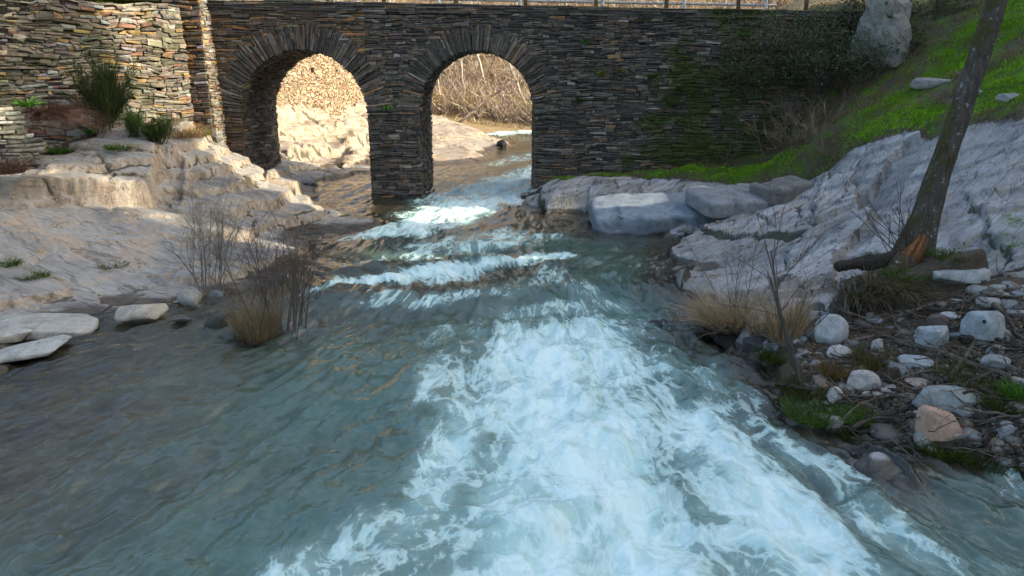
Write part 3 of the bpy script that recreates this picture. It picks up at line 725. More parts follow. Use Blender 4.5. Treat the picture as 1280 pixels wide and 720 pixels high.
# top courses follow the gentle fall of the deck
mb = MB()
def bcap(s, t, d): return np.stack([s, BY - d, btop(s) - .28 + t], -1)
courses(mb, bcap, BX0, BX1, 0, .27, lambda a,b,t: [(a,b)], PAL_BR, (.05,.09), (.3,.95), wob=.015, prot=(.03,.10))
mb.build('coping_course', M_BRIDGE, bridge, False, OB)
for (c, r, z), rg in zip(AR, RING):
    mb = MB(); S = []; Tt = []
    a = 0.0
    while a < math.pi:
        da = rng.choice([.02,.025,.03,.04,.055])*rng.uniform(.8,1.2)/r
        S.append((a, min(a+da, math.pi))); Tt.append((0, 1)); a += da
    S = np.array(S); n = len(S)
    lenr = np.full(n, rg)*rng.uniform(.74, 1.02, n); st0 = rng.uniform(-.035, .02, n)
    def ringmap(c=c, r=r, z=z):
        def f(s, t, d):  # s: angle, t: radial distance from the intrados
            rr = r + t
            return np.stack([c - np.cos(s)*rr, BY - d, z + np.sin(s)*rr], -1)
        return f
    split = rng.random(n) < .45
    mid = lenr*rng.uniform(.4,.7,n)
    S2 = np.concatenate([S, S[split]]); T0 = np.where(split, mid, lenr)
    T2 = np.concatenate([np.stack([st0, T0],1), np.stack([mid, lenr],1)[split]])
    f0 = ringmap()
    # gap is in metres along t but radians along s: use a small one
    stone_boxes(mb, f0, S2, T2, PAL_BR, prot=(.0,.06), ch=.006, gap=.0008, jit=.007, back=.5)
    o = mb.build('arch_ring', M_BRIDGE, bridge, False, OB)
    # vault and inner faces of the piers
    mb = MB()
    tot = math.pi*r
    z0 = -.4
    def vmap(s, t, d, c=c, r=r, z=z):   # s: depth into the bridge, t: path up the left side, over and down
        L1 = z - z0
        t = np.asarray(t); x = np.empty(t.shape); zz = np.empty(t.shape); nx = np.empty(t.shape); nz = np.empty(t.shape)
        i = t < L1; x[i] = c-r; zz[i] = z0+t[i]; nx[i] = 1; nz[i] = 0
        j = t > L1+math.pi*r; x[j] = c+r; zz[j] = z-(t[j]-L1-math.pi*r); nx[j] = -1; nz[j] = 0
        k = ~i & ~j; an = (t[k]-L1)/r; x[k] = c-np.cos(an)*r; zz[k] = z+np.sin(an)*r; nx[k] = np.cos(an); nz[k] = -np.sin(an)
        return np.stack([x+nx*(d-.03), BY+.45+s, zz+nz*(d-.03)], -1)
    courses(mb, vmap, -.42, BT-.45, 0, 2*(z-z0)+math.pi*r, lambda a,b,t: [(a,b)], PAL_BR, (.05,.11), (.2,.6), prot=(-.02,.03))
    mb.build('arch_vault', M_BRIDGE, bridge, False, OB)
# solid core behind the stones, with the two openings cut out of its outline
def core_outline():
    P = [(BX0+.02, -.6), (BX0+.02, float(btop(BX0))-.06)]
    P2 = [(BX1-.02, float(btop(BX1))-.06), (BX1-.02, -.6)]
    low = []
    for (c, r, z) in AR[::-1]:
        r = r + .06
        low += [(c+r, -.6)] + [(c+r*math.cos(a), z+r*math.sin(a)) for a in np.linspace(0, math.pi, 25)] + [(c-r, -.6)]
    return P + P2 + low
def extrude_outline(name, P, y0, y1, mat, parent, origin):
    import bmesh
    bm = bmesh.new()
    f = bm.faces.new([bm.verts.new((x-origin[0], y0-origin[1], z-origin[2])) for x, z in P])
    r = bmesh.ops.extrude_face_region(bm, geom=[f])
    bmesh.ops.translate(bm, verts=[v for v in r['geom'] if isinstance(v, bmesh.types.BMVert)], vec=(0, y1-y0, 0))
    bmesh.ops.triangulate(bm, faces=bm.faces[:]); bmesh.ops.recalc_face_normals(bm, faces=bm.faces)
    me = bpy.data.meshes.new(name); bm.to_mesh(me); bm.free(); me.materials.append(mat)
    return link(bpy.data.objects.new(name, me), parent)
extrude_outline('rubble_core', core_outline(), BY+.03, BY+BT, M_CORE, bridge, OB)
# ---- buttress at the left end, with its sunny return
but = (-9.85, -9.05, BY-.75)
mb = MB()
def bump_(s, t): return .10*(6.4-t)/3.6          # batter
def bf_front(s, t, d): return np.stack([s + bump_(s,t)*.7, but[2] - bump_(s,t) - d, t], -1)
def bf_side(s, t, d): return np.stack([but[1] + .0*s + bump_(s,t)*1.6 + d, but[2] + s - bump_(s,t), t], -1)
courses(mb, bf_front, but[0]-.2, but[1]+.05, 2.0, 6.45, lambda a,b,t: [(a,b)], PAL_BRL, (.05,.12), (.18,.5))
courses(mb, bf_side, 0, .8, 2.0, 6.45, lambda a,b,t: [(a,b)], PAL_LW, (.05,.12), (.18,.5))
o = mb.build('buttress', M_BRIDGE, bridge, False, OB)
mb = MB(); mb.box((but[0]-.3-OB[0], but[2]+.02-OB[1], 1.6), (but[1]-.02-OB[0], BY+.2-OB[1], 6.42)); mb.build('buttress_core', M_CORE, bridge, False)
# deck: road with a strip of grass along the edge
X, Y, Q = grid(np.linspace(BX0-8, BX1+6, 60), np.linspace(BY+.12, BY+BT-.12, 12))
tag(mesh_np('road', np.stack([X, Y, btop(X)-.045 + .02*fbm(X, Y, 5, 3)], -1), Q, mat_ground('road_gravel', (.16,.14,.11), (.26,.23,.19), 3)), kind='structure')
# ---- left retaining wall
LWA, LWB = np.array([-9.55, 22.95]), np.array([-14.6, 18.5])
LWD = (LWB-LWA); LWL = np.linalg.norm(LWD); LWD /= LWL; LWN = np.array([-LWD[1], LWD[0]])
if LWN[1] > 0: LWN = -LWN
def lwmap(A=LWA, D=LWD, Nn=LWN):
    def f(s, t, d):
        bat = .06*(6-t)
        s = np.asarray(s)
        bow = .12*np.sin(s*.9)
        return np.stack([A[0]+D[0]*s+Nn[0]*(d+bat+bow), A[1]+D[1]*s+Nn[1]*(d+bat+bow), t], -1)
    return f
def wall_core(name, A, B, z0, z1, thick, Nn, mat, parent, front=-.03):
    mb = MB(); n_ = np.array([Nn[0], Nn[1]])
    P = [A+n_*front, B+n_*front, B-n_*thick, A-n_*thick]
    V = [(p[0], p[1], z0) for p in P] + [(p[0], p[1], z1) for p in P]
    mb.add(V, [(0,1,5,4),(1,2,6,5),(2,3,7,6),(3,0,4,7),(4,5,6,7)])
    return mb.build(name, mat, parent, False)
lw = tag(thing('retaining_wall', 'tall retaining wall of brown and ochre field stone left of the bridge, half in sun', 'wall'), kind='thing')
mb = MB(); courses(mb, lwmap(), -.1, LWL+3, 1.6, 6.12, lambda a,b,t: [(a,b)], PAL_LW, (.05,.14), (.10,.42), wob=.11, prot=(-.02,.09), ch=.025, jit=.03, gap=.002)
mb.build('stone_facing', M_LWALL, lw, False)
wall_core('rubble_core', LWA, LWB+LWD*3, 1.2, 6.08, 1.0, LWN, M_CORE, lw)
# grassy terrace on top of it
g0 = [LWA-LWN*.05, LWA+(0,6), LWB+LWD*12+(-10,10), LWB+LWD*12-LWN*.05]
X, Y, Q = grid(np.linspace(0, 14, 60), np.linspace(.1, 9, 40))
tx = LWA[0]+LWD[0]*X-LWN[0]*Y; ty = LWA[1]+LWD[1]*X-LWN[1]*Y
tag(mesh_np('terrace', np.stack([tx, ty, 6.05+.05*fbm(tx, ty, 3, 3)+.04*Y], -1), Q, M_TURF), kind='structure')
# ---- low pale dry-stone wall in front of it, at the far left
DWA, DWB = np.array([-11.75, 19.25]), np.array([-14.6, 17.3])
DD = DWB-DWA; DL = np.linalg.norm(DD); DD /= DL; DN = np.array([-DD[1], DD[0]]); DN = DN if DN[1] < 0 else -DN
dw = tag(thing('dry_stone_wall', 'low pale dry-stone wall in front of the tall wall at the far left', 'wall'), kind='thing')
mb = MB()
def dfree(a, b, t): return [(a + max(0, (t-2.6)*.55) + .1*math.sin(t*9), b)]
courses(mb, lwmap(DWA, DD, DN), 0, DL+2, 1.5, 3.55, dfree, PAL_DRY, (.07,.16), (.14,.5), wob=.05, prot=(.0,.10), ch=.02, jit=.02, gap=.01)
mb.build('stone_facing', M_LWALL, dw, False)
wall_core('rubble_core', DWA+DD*.75, DWB+DD*2, 1.2, 3.4, .6, DN, M_CORE, dw)
# ---- sunlit wall on the rocks upstream
UA, UB = np.array([-11.6, 29.5]), np.array([-7.6, 43.0])
UD = UB-UA; UL = np.linalg.norm(UD); UD /= UL; UN = np.array([UD[1], -UD[0]])
uw = tag(thing('terrace_wall', 'sunlit ochre stone wall with dark drain holes, seen through the left arch', 'wall'), kind='thing')
mb = MB()
HOLES = [(6.0,4.75),(7.6,4.55),(9.9,4.6),(6.9,5.7)]
def ufree(a, b, t):
    out = [(a,b)]
    for hs, ht in HOLES:
        if abs(t-ht) < .09:
            new = []
            for lo, hi in out:
                if lo < hs < hi: new += [(lo, hs-.12), (hs+.12, hi)]
                else: new.append((lo, hi))
            out = new
    return out
courses(mb, lwmap(UA, UD, UN), 0, UL, 1.8, 7.4, ufree, PAL_BACK, (.045,.11), (.08,.26), wob=.09, prot=(.0,.06), ch=.016, jit=.016, gap=.006)
mb.build('stone_facing', M_BACKW, uw, False)
wall_core('rubble_core', UA, UB, .6, 7.35, 1.5, UN, mat_ground('ochre_mortar', (.20,.15,.10), (.30,.23,.16), 6), uw, -.05)
# ------------------------------------------------------------------ living and loose things
RN = random.Random(11); r2 = np.random.default_rng(23)
def mat_tint(name, rough=.8, spec=.2, var=12, amt=.5, trans=0.):
    g = G(name); o = g.obj(); c = g.attr('tint', True)
    lo = 1-amt; hi = 1+amt
    c = g.mix(1.0, c, g.ramp(g.noise(o, var, 4, .6), [(.25,(lo,lo,lo)),(.75,(hi,hi,hi))]), 'MULTIPLY')
    b = g.pbsdf(c, rough, None, spec)
    if trans:
        t = g.n('BsdfTranslucent', {'Color': g.mix(1.0, c, (1.3,1.25,.6), 'MULTIPLY')}); b = g.n('MixShader', {0: trans, 1: b, 2: t})
    return g.out(b)
M_LEAF = mat_tint('leaf', .6, .3, 3, .35, .25)
M_GRASS = mat_tint('grass_blade', .7, .2, 1.3, .35, .25)
M_STRAW = mat_tint('straw', .85, .15, 4, .3, .15)
M_TWIG = mat_tint('twig', .85, .15, 5, .35)
def mat_bark():
    g = G('bark'); o = g.obj(); c = g.attr('tint', True)
    s = g.map(o, scale=(1,1,.28)); n = g.noise(s, 16, 7, .7, .4); n2 = g.noise(o, 5, 5, .7)
    c = g.mix(1.0, c, g.ramp(n, [(.3,(.4,.38,.36)),(.55,(1,1,1)),(.75,(1.5,1.5,1.5))]), 'MULTIPLY')
    li = g.ss(g.noise(g.map(o, loc=(4,4,4)), 13, 5, .75), .59, .64)
    c = g.mix(g.ma('MULTIPLY', li, .75), c, (.40,.41,.39))
    sx = g.n('SeparateXYZ', {0: g.geo('Normal')})
    mo = g.ss(g.ma('ADD', g.noise(o, 1.6, 6, .7), g.ma('MULTIPLY', sx, -.14)), .53, .62)
    c = g.mix(g.ma('MULTIPLY', mo, .75), c, g.mix(n, (.02,.02,.004), (.10,.085,.018)))
    return g.out(g.pbsdf(c, .9, g.bump(n, 1.0, .05), .15))
M_BARK = mat_bark()
def mat_wood(name, spl=False):
    g = G(name); o = g.obj(); c = g.attr('tint', True)
    n = g.noise(g.map(o, scale=(1,1,1)), 14, 7, .7, .5)
    c = g.mix(1.0, c, g.ramp(n, [(.3,(.35,.34,.33)),(.55,(1,1,1)),(.75,(1.5,1.5,1.5))]), 'MULTIPLY')
    return g.out(g.pbsdf(c, .85, g.bump(n, .9, .03), .2))
M_WOOD = mat_wood('weathered_wood')
def mat_boulder():
    g = G('boulder_stone'); o = g.obj(); c = g.attr('tint', True)
    n = g.noise(o, 4.5, 8, .7, .4); f = g.noise(o, 38, 5, .7)
    c = g.mix(1.0, c, g.ramp(n, [(.28,(.52,.50,.48)),(.5,(1,1,1)),(.72,(1.28,1.28,1.28))]), 'MULTIPLY')
    v = g.ma('ABSOLUTE', g.ma('SUBTRACT', g.noise(g.map(o, loc=(3,2,8), scale=(1,1,2.2)), 2.6, 4, .55, .9), .5))
    c = g.mix(g.ma('MULTIPLY', g.ss(v, 0, .02, 1., 0.), .35), c, (.10,.09,.08))
    c = g.mix(1.0, c, g.ramp(f, [(.2,(.75,.75,.75)),(.7,(1.1,1.1,1.1))]), 'MULTIPLY')
    sz = g.n('SeparateXYZ', {0: g.geo('Normal')}, out='Z')
    mo = g.ss(g.ma('ADD', g.noise(g.map(o, loc=(6,1,1)), 3.4, 6, .7), g.ma('MULTIPLY', sz, -.10)), .57, .66)
    c = g.mix(g.ma('MULTIPLY', mo, g.attr('mossy')), c, g.mix(f, (.012,.018,.004), (.055,.07,.014)))
    return g.out(g.pbsdf(c, .75, g.bump(g.ma('ADD', n, g.ma('MULTIPLY', f, .25)), .6, .03), .3))
M_BOULDER = mat_boulder()
import bmesh
def ico(sub):
    bm = bmesh.new(); bmesh.ops.create_icosphere(bm, subdivisions=sub, radius=1.0)
    V = np.array([v.co[:] for v in bm.verts]); T = np.array([[v.index for v in f.verts] for f in bm.faces]); bm.free()
    return V, T
ICO4, ICO3 = ico(4), ico(3)
def stone_shape(size, seed, blocky=.5, cuts=7, flat=None, sub=ICO4):
    g = np.random.default_rng(seed); V, T = sub; P = V.copy()
    e = 1-.45*blocky; P = np.sign(P)*np.abs(P)**e
    P /= np.abs(P).max()
    for k in range(cuts):
        d = g.normal(size=3); d /= np.linalg.norm(d); h = g.uniform(.62, .92)
        over = np.maximum(0, P@d-h); P = P - over[:,None]*d*.92
    n = fbm(P[:,0]*1.6+P[:,2]*.9+seed, P[:,1]*1.6-P[:,2]*1.1, seed, 4)
    P = P*(1 + .10*n[:,None])
    n2 = fbm(P[:,0]*6+P[:,2]*4, P[:,1]*6-P[:,2]*5, seed+5, 3)
    P = P*(1 + .018*n2[:,None])
    P = P*np.array(size)*.5/np.abs(P).max(0)
    return P, T
def boulder(px, py, wpx, hpx, tint, label, depth=.8, rz=0., blocky=.5, Y=None, sink=.32, name='boulder', group=None, mossy=.35, tilt=(0,0), seed=None, z=None, cat=None):
    """a stone whose outline covers about wpx x hpx pixels centred at (px, py)"""
    p = np.array(at(px, py+hpx*.30, Y)) if Y else (np.array(on(px, py+hpx*.30, z)) if z is not None else hit(px, py+hpx*.30))
    m = math.hypot(p[1], CH-p[2])/F
    W = wpx*m; gaze = math.atan2(CH-p[2], p[1])
    D = W*depth; Hh = max(.05, (hpx*m - D*math.sin(gaze)*.55)/math.cos(gaze)/(1-sink*.7))
    Hh = min(Hh, W*1.2)
    s = seed if seed is not None else int(px*7+py*13)
    P, T = stone_shape((W, D, Hh), s, blocky)
    A = {'tint': np.tile(np.array(tint), (len(P),1)), 'mossy': np.full(len(P), mossy)}
    o = mesh_np(name, P, None, M_BOULDER, None, A, True, None, T)
    o.location = (p[0], p[1]+D*.18, p[2] + Hh*(.5-sink)); o.rotation_euler = (tilt[0], tilt[1], rz)
    return tag(o, label, cat or 'boulder', group)
GREY, BLUE, PALE, PEACH, WARM, DARK = (.30,.30,.295), (.27,.30,.325), (.42,.415,.40), (.50,.32,.24), (.33,.28,.22), (.055,.055,.06)
# right shore
boulder(1040,413,44,40, (.36,.37,.385), 'round pale grey boulder resting against the foot of the blue-grey slab', .8, .3, .4)
boulder(1171,419,44,36, (.33,.365,.38), 'squarish pale blue boulder below the roots of the leaning tree', .8, .5, .7, mossy=.3)
boulder(1238,408,62,44, (.30,.335,.355), 'large angular blue-grey boulder with a dirty hollow at its lower edge', .7, .2, .8, mossy=.4)
boulder(1147,453,42,18, (.34,.37,.40), 'flat pale blue slab of stone lying below the squarish pale boulder', .7, -.3, .8, name='flat_stone', cat='stone')
boulder(1080,478,42,30, (.38,.36,.35), 'whitish rounded boulder behind a tangle of dark roots', .8, .1, .5)
boulder(1188,499,86,34, (.25,.275,.275), 'long smooth grey-green stone lying flat behind the peach-coloured block', .55, -.05, .35, name='flat_stone', cat='stone')
boulder(1177,533,52,46, PEACH, 'square peach-coloured boulder with worn corners at the water edge', .75, .12, .95, sink=.12)
boulder(1044,495,22,24, (.40,.40,.38), 'small upright pale stone beside the green tussock', .8, .4, .5, name='stone', cat='stone')
boulder(1256,535,30,24, (.29,.32,.35), 'blue-grey cube-like stone wedged under a root at the right edge', .8, .3, .8, name='stone', cat='stone')
boulder(1213,541,28,16, (.26,.25,.24), 'low brown-grey stone just right of the peach-coloured block', .7, .2, .4, name='stone', cat='stone')
boulder(1207,515,30,14, (.25,.27,.28), 'grey stone tucked between the long flat stone and the peach block', .7, .2, .4, name='stone', cat='stone')
boulder(1043,531,22,22, (.38,.37,.36), 'pale stone at the water line in front of the green tussocks', .8, .2, .5, name='stone', cat='stone')
boulder(944,430,32,20, DARK, 'wet dark stone below the tan grass at the right water edge', .8, .1, .4, name='stone', cat='stone')
boulder(958,411,40,22, (.30,.22,.15), 'brown stone half hidden by tan grass', .7, .1, .5, name='stone', cat='stone')
boulder(1024,384,15,13, (.11,.115,.12), 'small dark stone sitting on the pale slab', .9, .1, .4, name='stone', cat='stone')
boulder(1190,395,26,11, (.40,.41,.41), 'small white flat stone above the squarish pale boulder', .7, .1, .6, name='flat_stone', cat='stone')
boulder(1207,343,74,24, (.33,.345,.355), 'broad flat pale slab jutting out right of the tree stump', .6, -.15, .9, name='flat_stone', cat='stone')
boulder(1150,478,34,12, (.30,.25,.235), 'pinkish flat stone left of the long grey-green stone', .7, .1, .5, name='flat_stone', cat='stone')
boulder(1172,405,26,24, (.12,.10,.085), 'brown broken block at the foot of the tree roots', .8, .3, .8, name='stone', cat='stone')
boulder(1114,470,24,24, (.04,.03,.024), 'dark mossy lump of peat beside the whitish boulder', .8, .3, .3, name='peat_lump', cat='peat lump', mossy=.6)
boulder(1098,432,22,16, (.31,.32,.33), 'tilted grey shard among driftwood left of the squarish boulder', .5, .6, .8, name='stone', cat='stone')
boulder(1052,440,34,18, (.40,.385,.37), 'cream stone just below the round pale grey boulder', .8, .2, .5, name='stone', cat='stone')
boulder(1248,452,40,18, (.24,.25,.26), 'grey stone under the driftwood right of the moss', .8, .2, .5, name='stone', cat='stone')
# left shore and shallows
boulder(175,395,66,34, (.40,.37,.32), 'whitish boulder standing in the shallow water at left', .65, .15, .5, z=.0, mossy=.1, sink=.16)
boulder(237,376,38,26, (.28,.28,.26), 'smooth grey egg-shaped boulder beside the left bare shrub', .7, -.3, .15, sink=.15)
boulder(268,373,22,20, (.16,.19,.215), 'small blue-grey stone right of the egg-shaped boulder', .8, .2, .6, name='stone', cat='stone')
boulder(275,397,40,26, (.08,.08,.065), 'dark mossy stone in the water at the foot of the left grass clump', .8, .1, .5, z=.02, mossy=.7, name='stone', cat='stone')
boulder(225,398,26,10, (.10,.095,.09), 'low dark wet stone in front of the egg-shaped boulder', .8, .2, .4, z=.05, name='stone', cat='stone')
boulder(30,437,92,26, (.36,.36,.35), 'pale flat slab at the left picture edge, nearest to the camera', .75, .35, 1.0, tilt=(.05,-.10), sink=.3, z=.02, name='flat_stone', cat='stone')
boulder(52,408,124,28, (.33,.325,.31), 'long pale tilted slab running into the shallows at left', .6, .25, 1.0, tilt=(.04,.09), sink=.3, z=.02, name='flat_stone', cat='stone')
boulder(4,418,70,26, (.37,.355,.335), 'cream slab behind the nearest pale slab at left', .8, .5, 1.0, tilt=(.02,-.12), sink=.3, z=.04, name='flat_stone', cat='stone')
boulder(30,362,104,34, (.22,.205,.195), 'brownish block with a flat top at the left edge, moss behind it', .8, .1, .85, z=.02, mossy=.15)
boulder(90,395,40,10, (.25,.24,.23), 'thin grey slab at the water line left of the whitish boulder', .8, .1, .8, z=.02, name='flat_stone', cat='stone')
# stones breaking the rapids and upstream
0 and boulder(538,288,40,15, (.11,.095,.07), 'wet brown rock poking through the rapid below the left pier', .7, .3, .9, z=.36, mossy=.3, sink=.45)
0 and boulder(574,284,20,9, (.085,.075,.055), 'low wet rock at the lip of the rapid, right of the other one', .6, .1, .6, z=.38, sink=.45, name='stone', cat='stone')
0 and boulder(665,268,46,26, (.12,.10,.075), 'brown wet rounded end of the slab below the right pier', .8, .1, .4, mossy=.2)
boulder(823,403,30,9, (.03,.032,.04), 'black wet rock awash in the ripples near the right tan grass', .8, .1, .3, z=.0)
boulder(617,176,10,7, (.02,.02,.022), 'black stone standing in the river upstream, the farther of two', .8, .1, .3, z=.72, name='stone', cat='stone')
boulder(627,180,13,9, (.02,.02,.022), 'black stone at the tip of the upstream rock, the nearer of two', .8, .1, .3, z=.72, name='stone', cat='stone')
0 and boulder(580,207,90,16, (.62,.60,.55), 'white sunlit ledge at the waterline under the upstream rock', .5, .0, .5, z=.70)
boulder(1165,104,44,14, (.24,.245,.24), 'flat grey stone lying in the green grass behind the leaning tree', .6, -.3, .85, name='flat_stone', cat='stone')
boulder(1262,122,26,10, (.25,.25,.24), 'small grey stone in the grass right of the leaning tree', .8, .1, .6, name='stone', cat='stone')
boulder(1220,115,20,8, (.24,.24,.23), 'grey stone in the grass close behind the leaning trunk', .8, .1, .6, name='stone', cat='stone')
def slab(px, size, tint, label, seed, rz=0., tilt=(0,0)):
    """flat-topped block of bedrock with rounded arrises and a split or two"""
    bm = bmesh.new(); bmesh.ops.create_cube(bm, size=2.0); bmesh.ops.subdivide_edges(bm, edges=bm.edges[:], cuts=26, use_grid_fill=True)
    P = np.array([v.co[:] for v in bm.verts]); Q = np.array([[v.index for v in f.verts] for f in bm.faces]); bm.free()
    e = P/np.maximum(1e-6, (np.abs(P)**7).sum(1)**(1/7.))[:,None]; P = e*.94
    S = P*np.array(size)*.5
    n = fbm(S[:,0]*1.1+S[:,2]*.7, S[:,1]*1.1-S[:,2]*.8, seed, 4); S = S*(1+.07*n[:,None])
    S[:,1] += .12*size[1]*fbm(S[:,0]*.9, S[:,2]*.4, seed+1, 3); S[:,2] += .14*size[2]*fbm(S[:,0]*.8, S[:,1]*.8, seed+2, 4)
    for k in range(3):
        x0 = (k-1)*.27*size[0]+.12*size[0]*math.sin(seed+k*2.3); d = np.abs(S[:,0]-x0-.05*fbm(S[:,2]*2,S[:,1]*1.5,seed+k,2))
        S = S*(1-.10*sstep(.055,0,d)*(P[:,2] > -.5))[:,None]; S[:,1] += .05*math.cos(k*2.1+seed)*(S[:,0] > x0); S[:,2] += .03*math.cos(k*3+seed)*(S[:,0] > x0)
    p = hit(*px)
    o = mesh_np('rock_slab', S, Q, M_BOULDER, None, {'tint': np.tile(tint, (len(S),1)), 'mossy': np.full(len(S), .08)}, True)
    o.location = (p[0], p[1]+size[1]*.42, p[2]+size[2]*.36); o.rotation_euler = (tilt[0], tilt[1], rz)
    return tag(o, label, 'rock slab', None, 'thing')
# smooth slabs below the bridge
slab((828,290), (3.7,2.3,.74), (.21,.25,.295), 'smooth blue-grey slab with a vertical face, lying at the water below the bridge wall', 31, .03, (.15,-.05))
slab((925,266), (2.1,1.9,.50), (.22,.23,.245), 'grey block between the smooth blue slab and the mossy grass', 33, .2, (.12,-.05))
slab((985,250), (1.5,1.0,.5), (.16,.155,.15), 'dark brown-grey block with a streaked face under the green grass', 35, .3, (.1,-.1))
# outcrop at the end of the bridge
p = np.array(at(1105,62,22.6)); P, T = stone_shape((1.9,1.7,2.7), 77, .6, 16, sub=ico(6))
ra_, rb_, ox_, oy_, gp_ = worley(P[:,0]*1.6+P[:,1]*1.2+.25*fbm(P[:,2]*1.5,P[:,0]*1.5,3,3), P[:,2]*.7+.3*fbm(P[:,0]*2,P[:,2]*2,4,3), 360)
P = P*(1+.16*(ra_-.5) - .10*sstep(.12,0,gp_) + .05*fbm(P[:,0]*4+P[:,1]*3, P[:,2]*4, 5, 4))[:,None]
A = {'tint': np.tile((.25,.245,.23), (len(P),1)), 'mossy': np.full(len(P), 1.0)}
o = mesh_np('rock_outcrop', P, None, M_BOULDER, None, A, True, None, T); o.location = (p[0], p[1]+.2, p[2]+.55); o.rotation_euler = (.1,-.15,.4)
tag(o, 'upright grey-white rock outcrop with dark clefts at the right end of the bridge', 'rock')
# cobbles of the right shore: a few shapes, copied
def scatter_px(poly, n, seed):
    g = np.random.default_rng(seed); P = np.array(poly, float); lo, hi = P.min(0), P.max(0); out = []
    while len(out) < n:
        q = g.uniform(lo, hi, (400,2)); k = inside(poly, q[:,0], q[:,1]) > 0; out += q[k].tolist()
    return out[:n]
protos = []
for k in range(6):
    P, T = stone_shape((1, .8, .55), 400+k, .35+.1*(k % 3), 6, sub=ICO3)
    c = [(.24,.235,.225),(.15,.145,.135),(.21,.225,.235),(.33,.315,.29),(.19,.15,.12),(.09,.085,.08)][k]
    me = mesh_np('cobble', P, None, M_BOULDER, None, {'tint': np.tile(c, (len(P),1)), 'mossy': np.full(len(P), .25)}, True, None, T)
    protos.append(me)
used = set()
POLY_C = [(985,425),(1045,375),(1100,395),(1235,360),(1290,365),(1290,590),(1190,575),(1090,560),(1010,515)]
def put_cobble(px, py, size, group, label):
    p = hit(px, py); k = RN.randrange(6)
    if k in used: o = protos[k].copy(); COL.objects.link(o)
    else: o = protos[k]; used.add(k)
    s = size*RN.uniform(.6,1.25)
    o.location = (p[0], p[1], p[2]-s*.04); o.scale = (s, s*RN.uniform(.75,1.2), s*RN.uniform(.7,1.2)); o.rotation_euler = (RN.uniform(-.3,.3), RN.uniform(-.3,.3), RN.uniform(0,6.3))
    tag(o, label, 'stone', group)
for px, py in scatter_px(POLY_C, 250, 5):
    put_cobble(px, py, RN.choice([.07,.08,.10,.12,.15,.19,.24,.28]), 'small stones of the right shore', 'small river stone among roots on the right shore')
for px, py in scatter_px([(1222,345),(1290,338),(1290,395),(1230,385)], 30, 6):
    put_cobble(px, py, RN.choice([.12,.15,.2,.25]), 'pale pebbles beside the flat slab', 'pale rounded pebble heaped right of the tree stump')
for px, py in scatter_px([(845,272),(905,262),(960,258),(900,285),(850,293)], 34, 7):
    put_cobble(px, py, RN.choice([.10,.14,.18,.24]), 'gravel behind the blue slab', 'angular stone of the rubble tongue between the two slabs')
for px, py in scatter_px([(205,378),(300,372),(310,398),(262,402)], 26, 8):
    put_cobble(px, py, RN.choice([.07,.1,.14]), 'pebbles around the left shrubs', 'small wet pebble at the foot of the left bare shrub')
# ------------------------------------------------------------------ plants
def blades(mb, base, dirs, L, W, droop, tint, seg=3):
    """grass blades: base (n,3), unit directions, lengths, widths, droop, colours (n,3)"""
    n = len(base); up = np.array([0,0,1.])
    side = np.cross(dirs, up + r2.normal(0,.3,(n,3))); side /= np.linalg.norm(side,axis=1)[:,None]+1e-9
    hor = dirs*np.array([1,1,0]); hor /= np.linalg.norm(hor,axis=1)[:,None]+1e-9
    rows = []
    for k in range(seg+1):
        t = k/seg
        c = base + dirs*(L*t)[:,None] + (hor*.5 - up*.55)*(L*droop*t*t)[:,None]
        w = (W*(1-t**1.5)*.5 + .0004)[:,None]
        rows += [c-side*w, c+side*w]
    V = np.stack(rows, 1).reshape(-1,3); m = 2*(seg+1)
    b = np.arange(n)[:,None,None]*m
    f = np.array([(2*k, 2*k+1, 2*k+3, 2*k+2) for k in range(seg)])[None]
    mb.add(V, (b+f).reshape(-1,4), tint=np.repeat(tint, m, 0))
def cone_dirs(n, spread, lean=(0,0)):
    a = r2.uniform(0, 2*math.pi, n); s = spread*np.sqrt(r2.uniform(0,1,n))
    d = np.stack([np.cos(a)*s+lean[0], np.sin(a)*s+lean[1], np.ones(n)], -1)
    return d/np.linalg.norm(d,axis=1)[:,None]
def cols(base, n, var=.25): return np.array(base)*np.exp(r2.normal(0,var,(n,1)))*(1+r2.normal(0,.06,(n,3)))
def tussock(p, rad, h, n, colour, label, cat='grass clump', spread=.9, droop=.55, w=.010, lean=(0,0), base_col=None, name='grass_tussock', mat=None, group=None, k=None):
    mb = MB()
    a = r2.uniform(0,2*math.pi,n); r = rad*np.sqrt(r2.uniform(0,1,n))
    B = np.stack([np.cos(a)*r, np.sin(a)*r, -.03+0*r], -1)
    d = cone_dirs(n, spread*.5, lean); d[:,0] += np.cos(a)*r/rad*spread*.5; d[:,1] += np.sin(a)*r/rad*spread*.5; d /= np.linalg.norm(d,axis=1)[:,None]
    m_ = r2.random(n) < .25; d[m_] += r2.normal(0,.35,(int(m_.sum()),3))*(1,1,.5); d /= np.linalg.norm(d,axis=1)[:,None]
    blades(mb, B, d, h*r2.uniform(.35,1.15,n), np.full(n,w), droop*r2.uniform(.3,1.3,n), cols(colour, n))
    if base_col is not None:
        m = n//2; a = r2.uniform(0,2*math.pi,m); r = rad*np.sqrt(r2.uniform(0,1,m))*1.05
        B = np.stack([np.cos(a)*r, np.sin(a)*r, -.05+0*r], -1); d = cone_dirs(m, 1.2)
        d[:,0] += np.cos(a)*.7; d[:,1] += np.sin(a)*.7; d /= np.linalg.norm(d,axis=1)[:,None]
        blades(mb, B, d, h*.42*r2.uniform(.5,1.1,m), np.full(m,w*1.1), .6*r2.uniform(.3,1.3,m), cols(base_col, m))
    o = mb.build(name, mat or M_STRAW, None, True); o.location = tuple(p)
    return tag(o, label, cat, group)
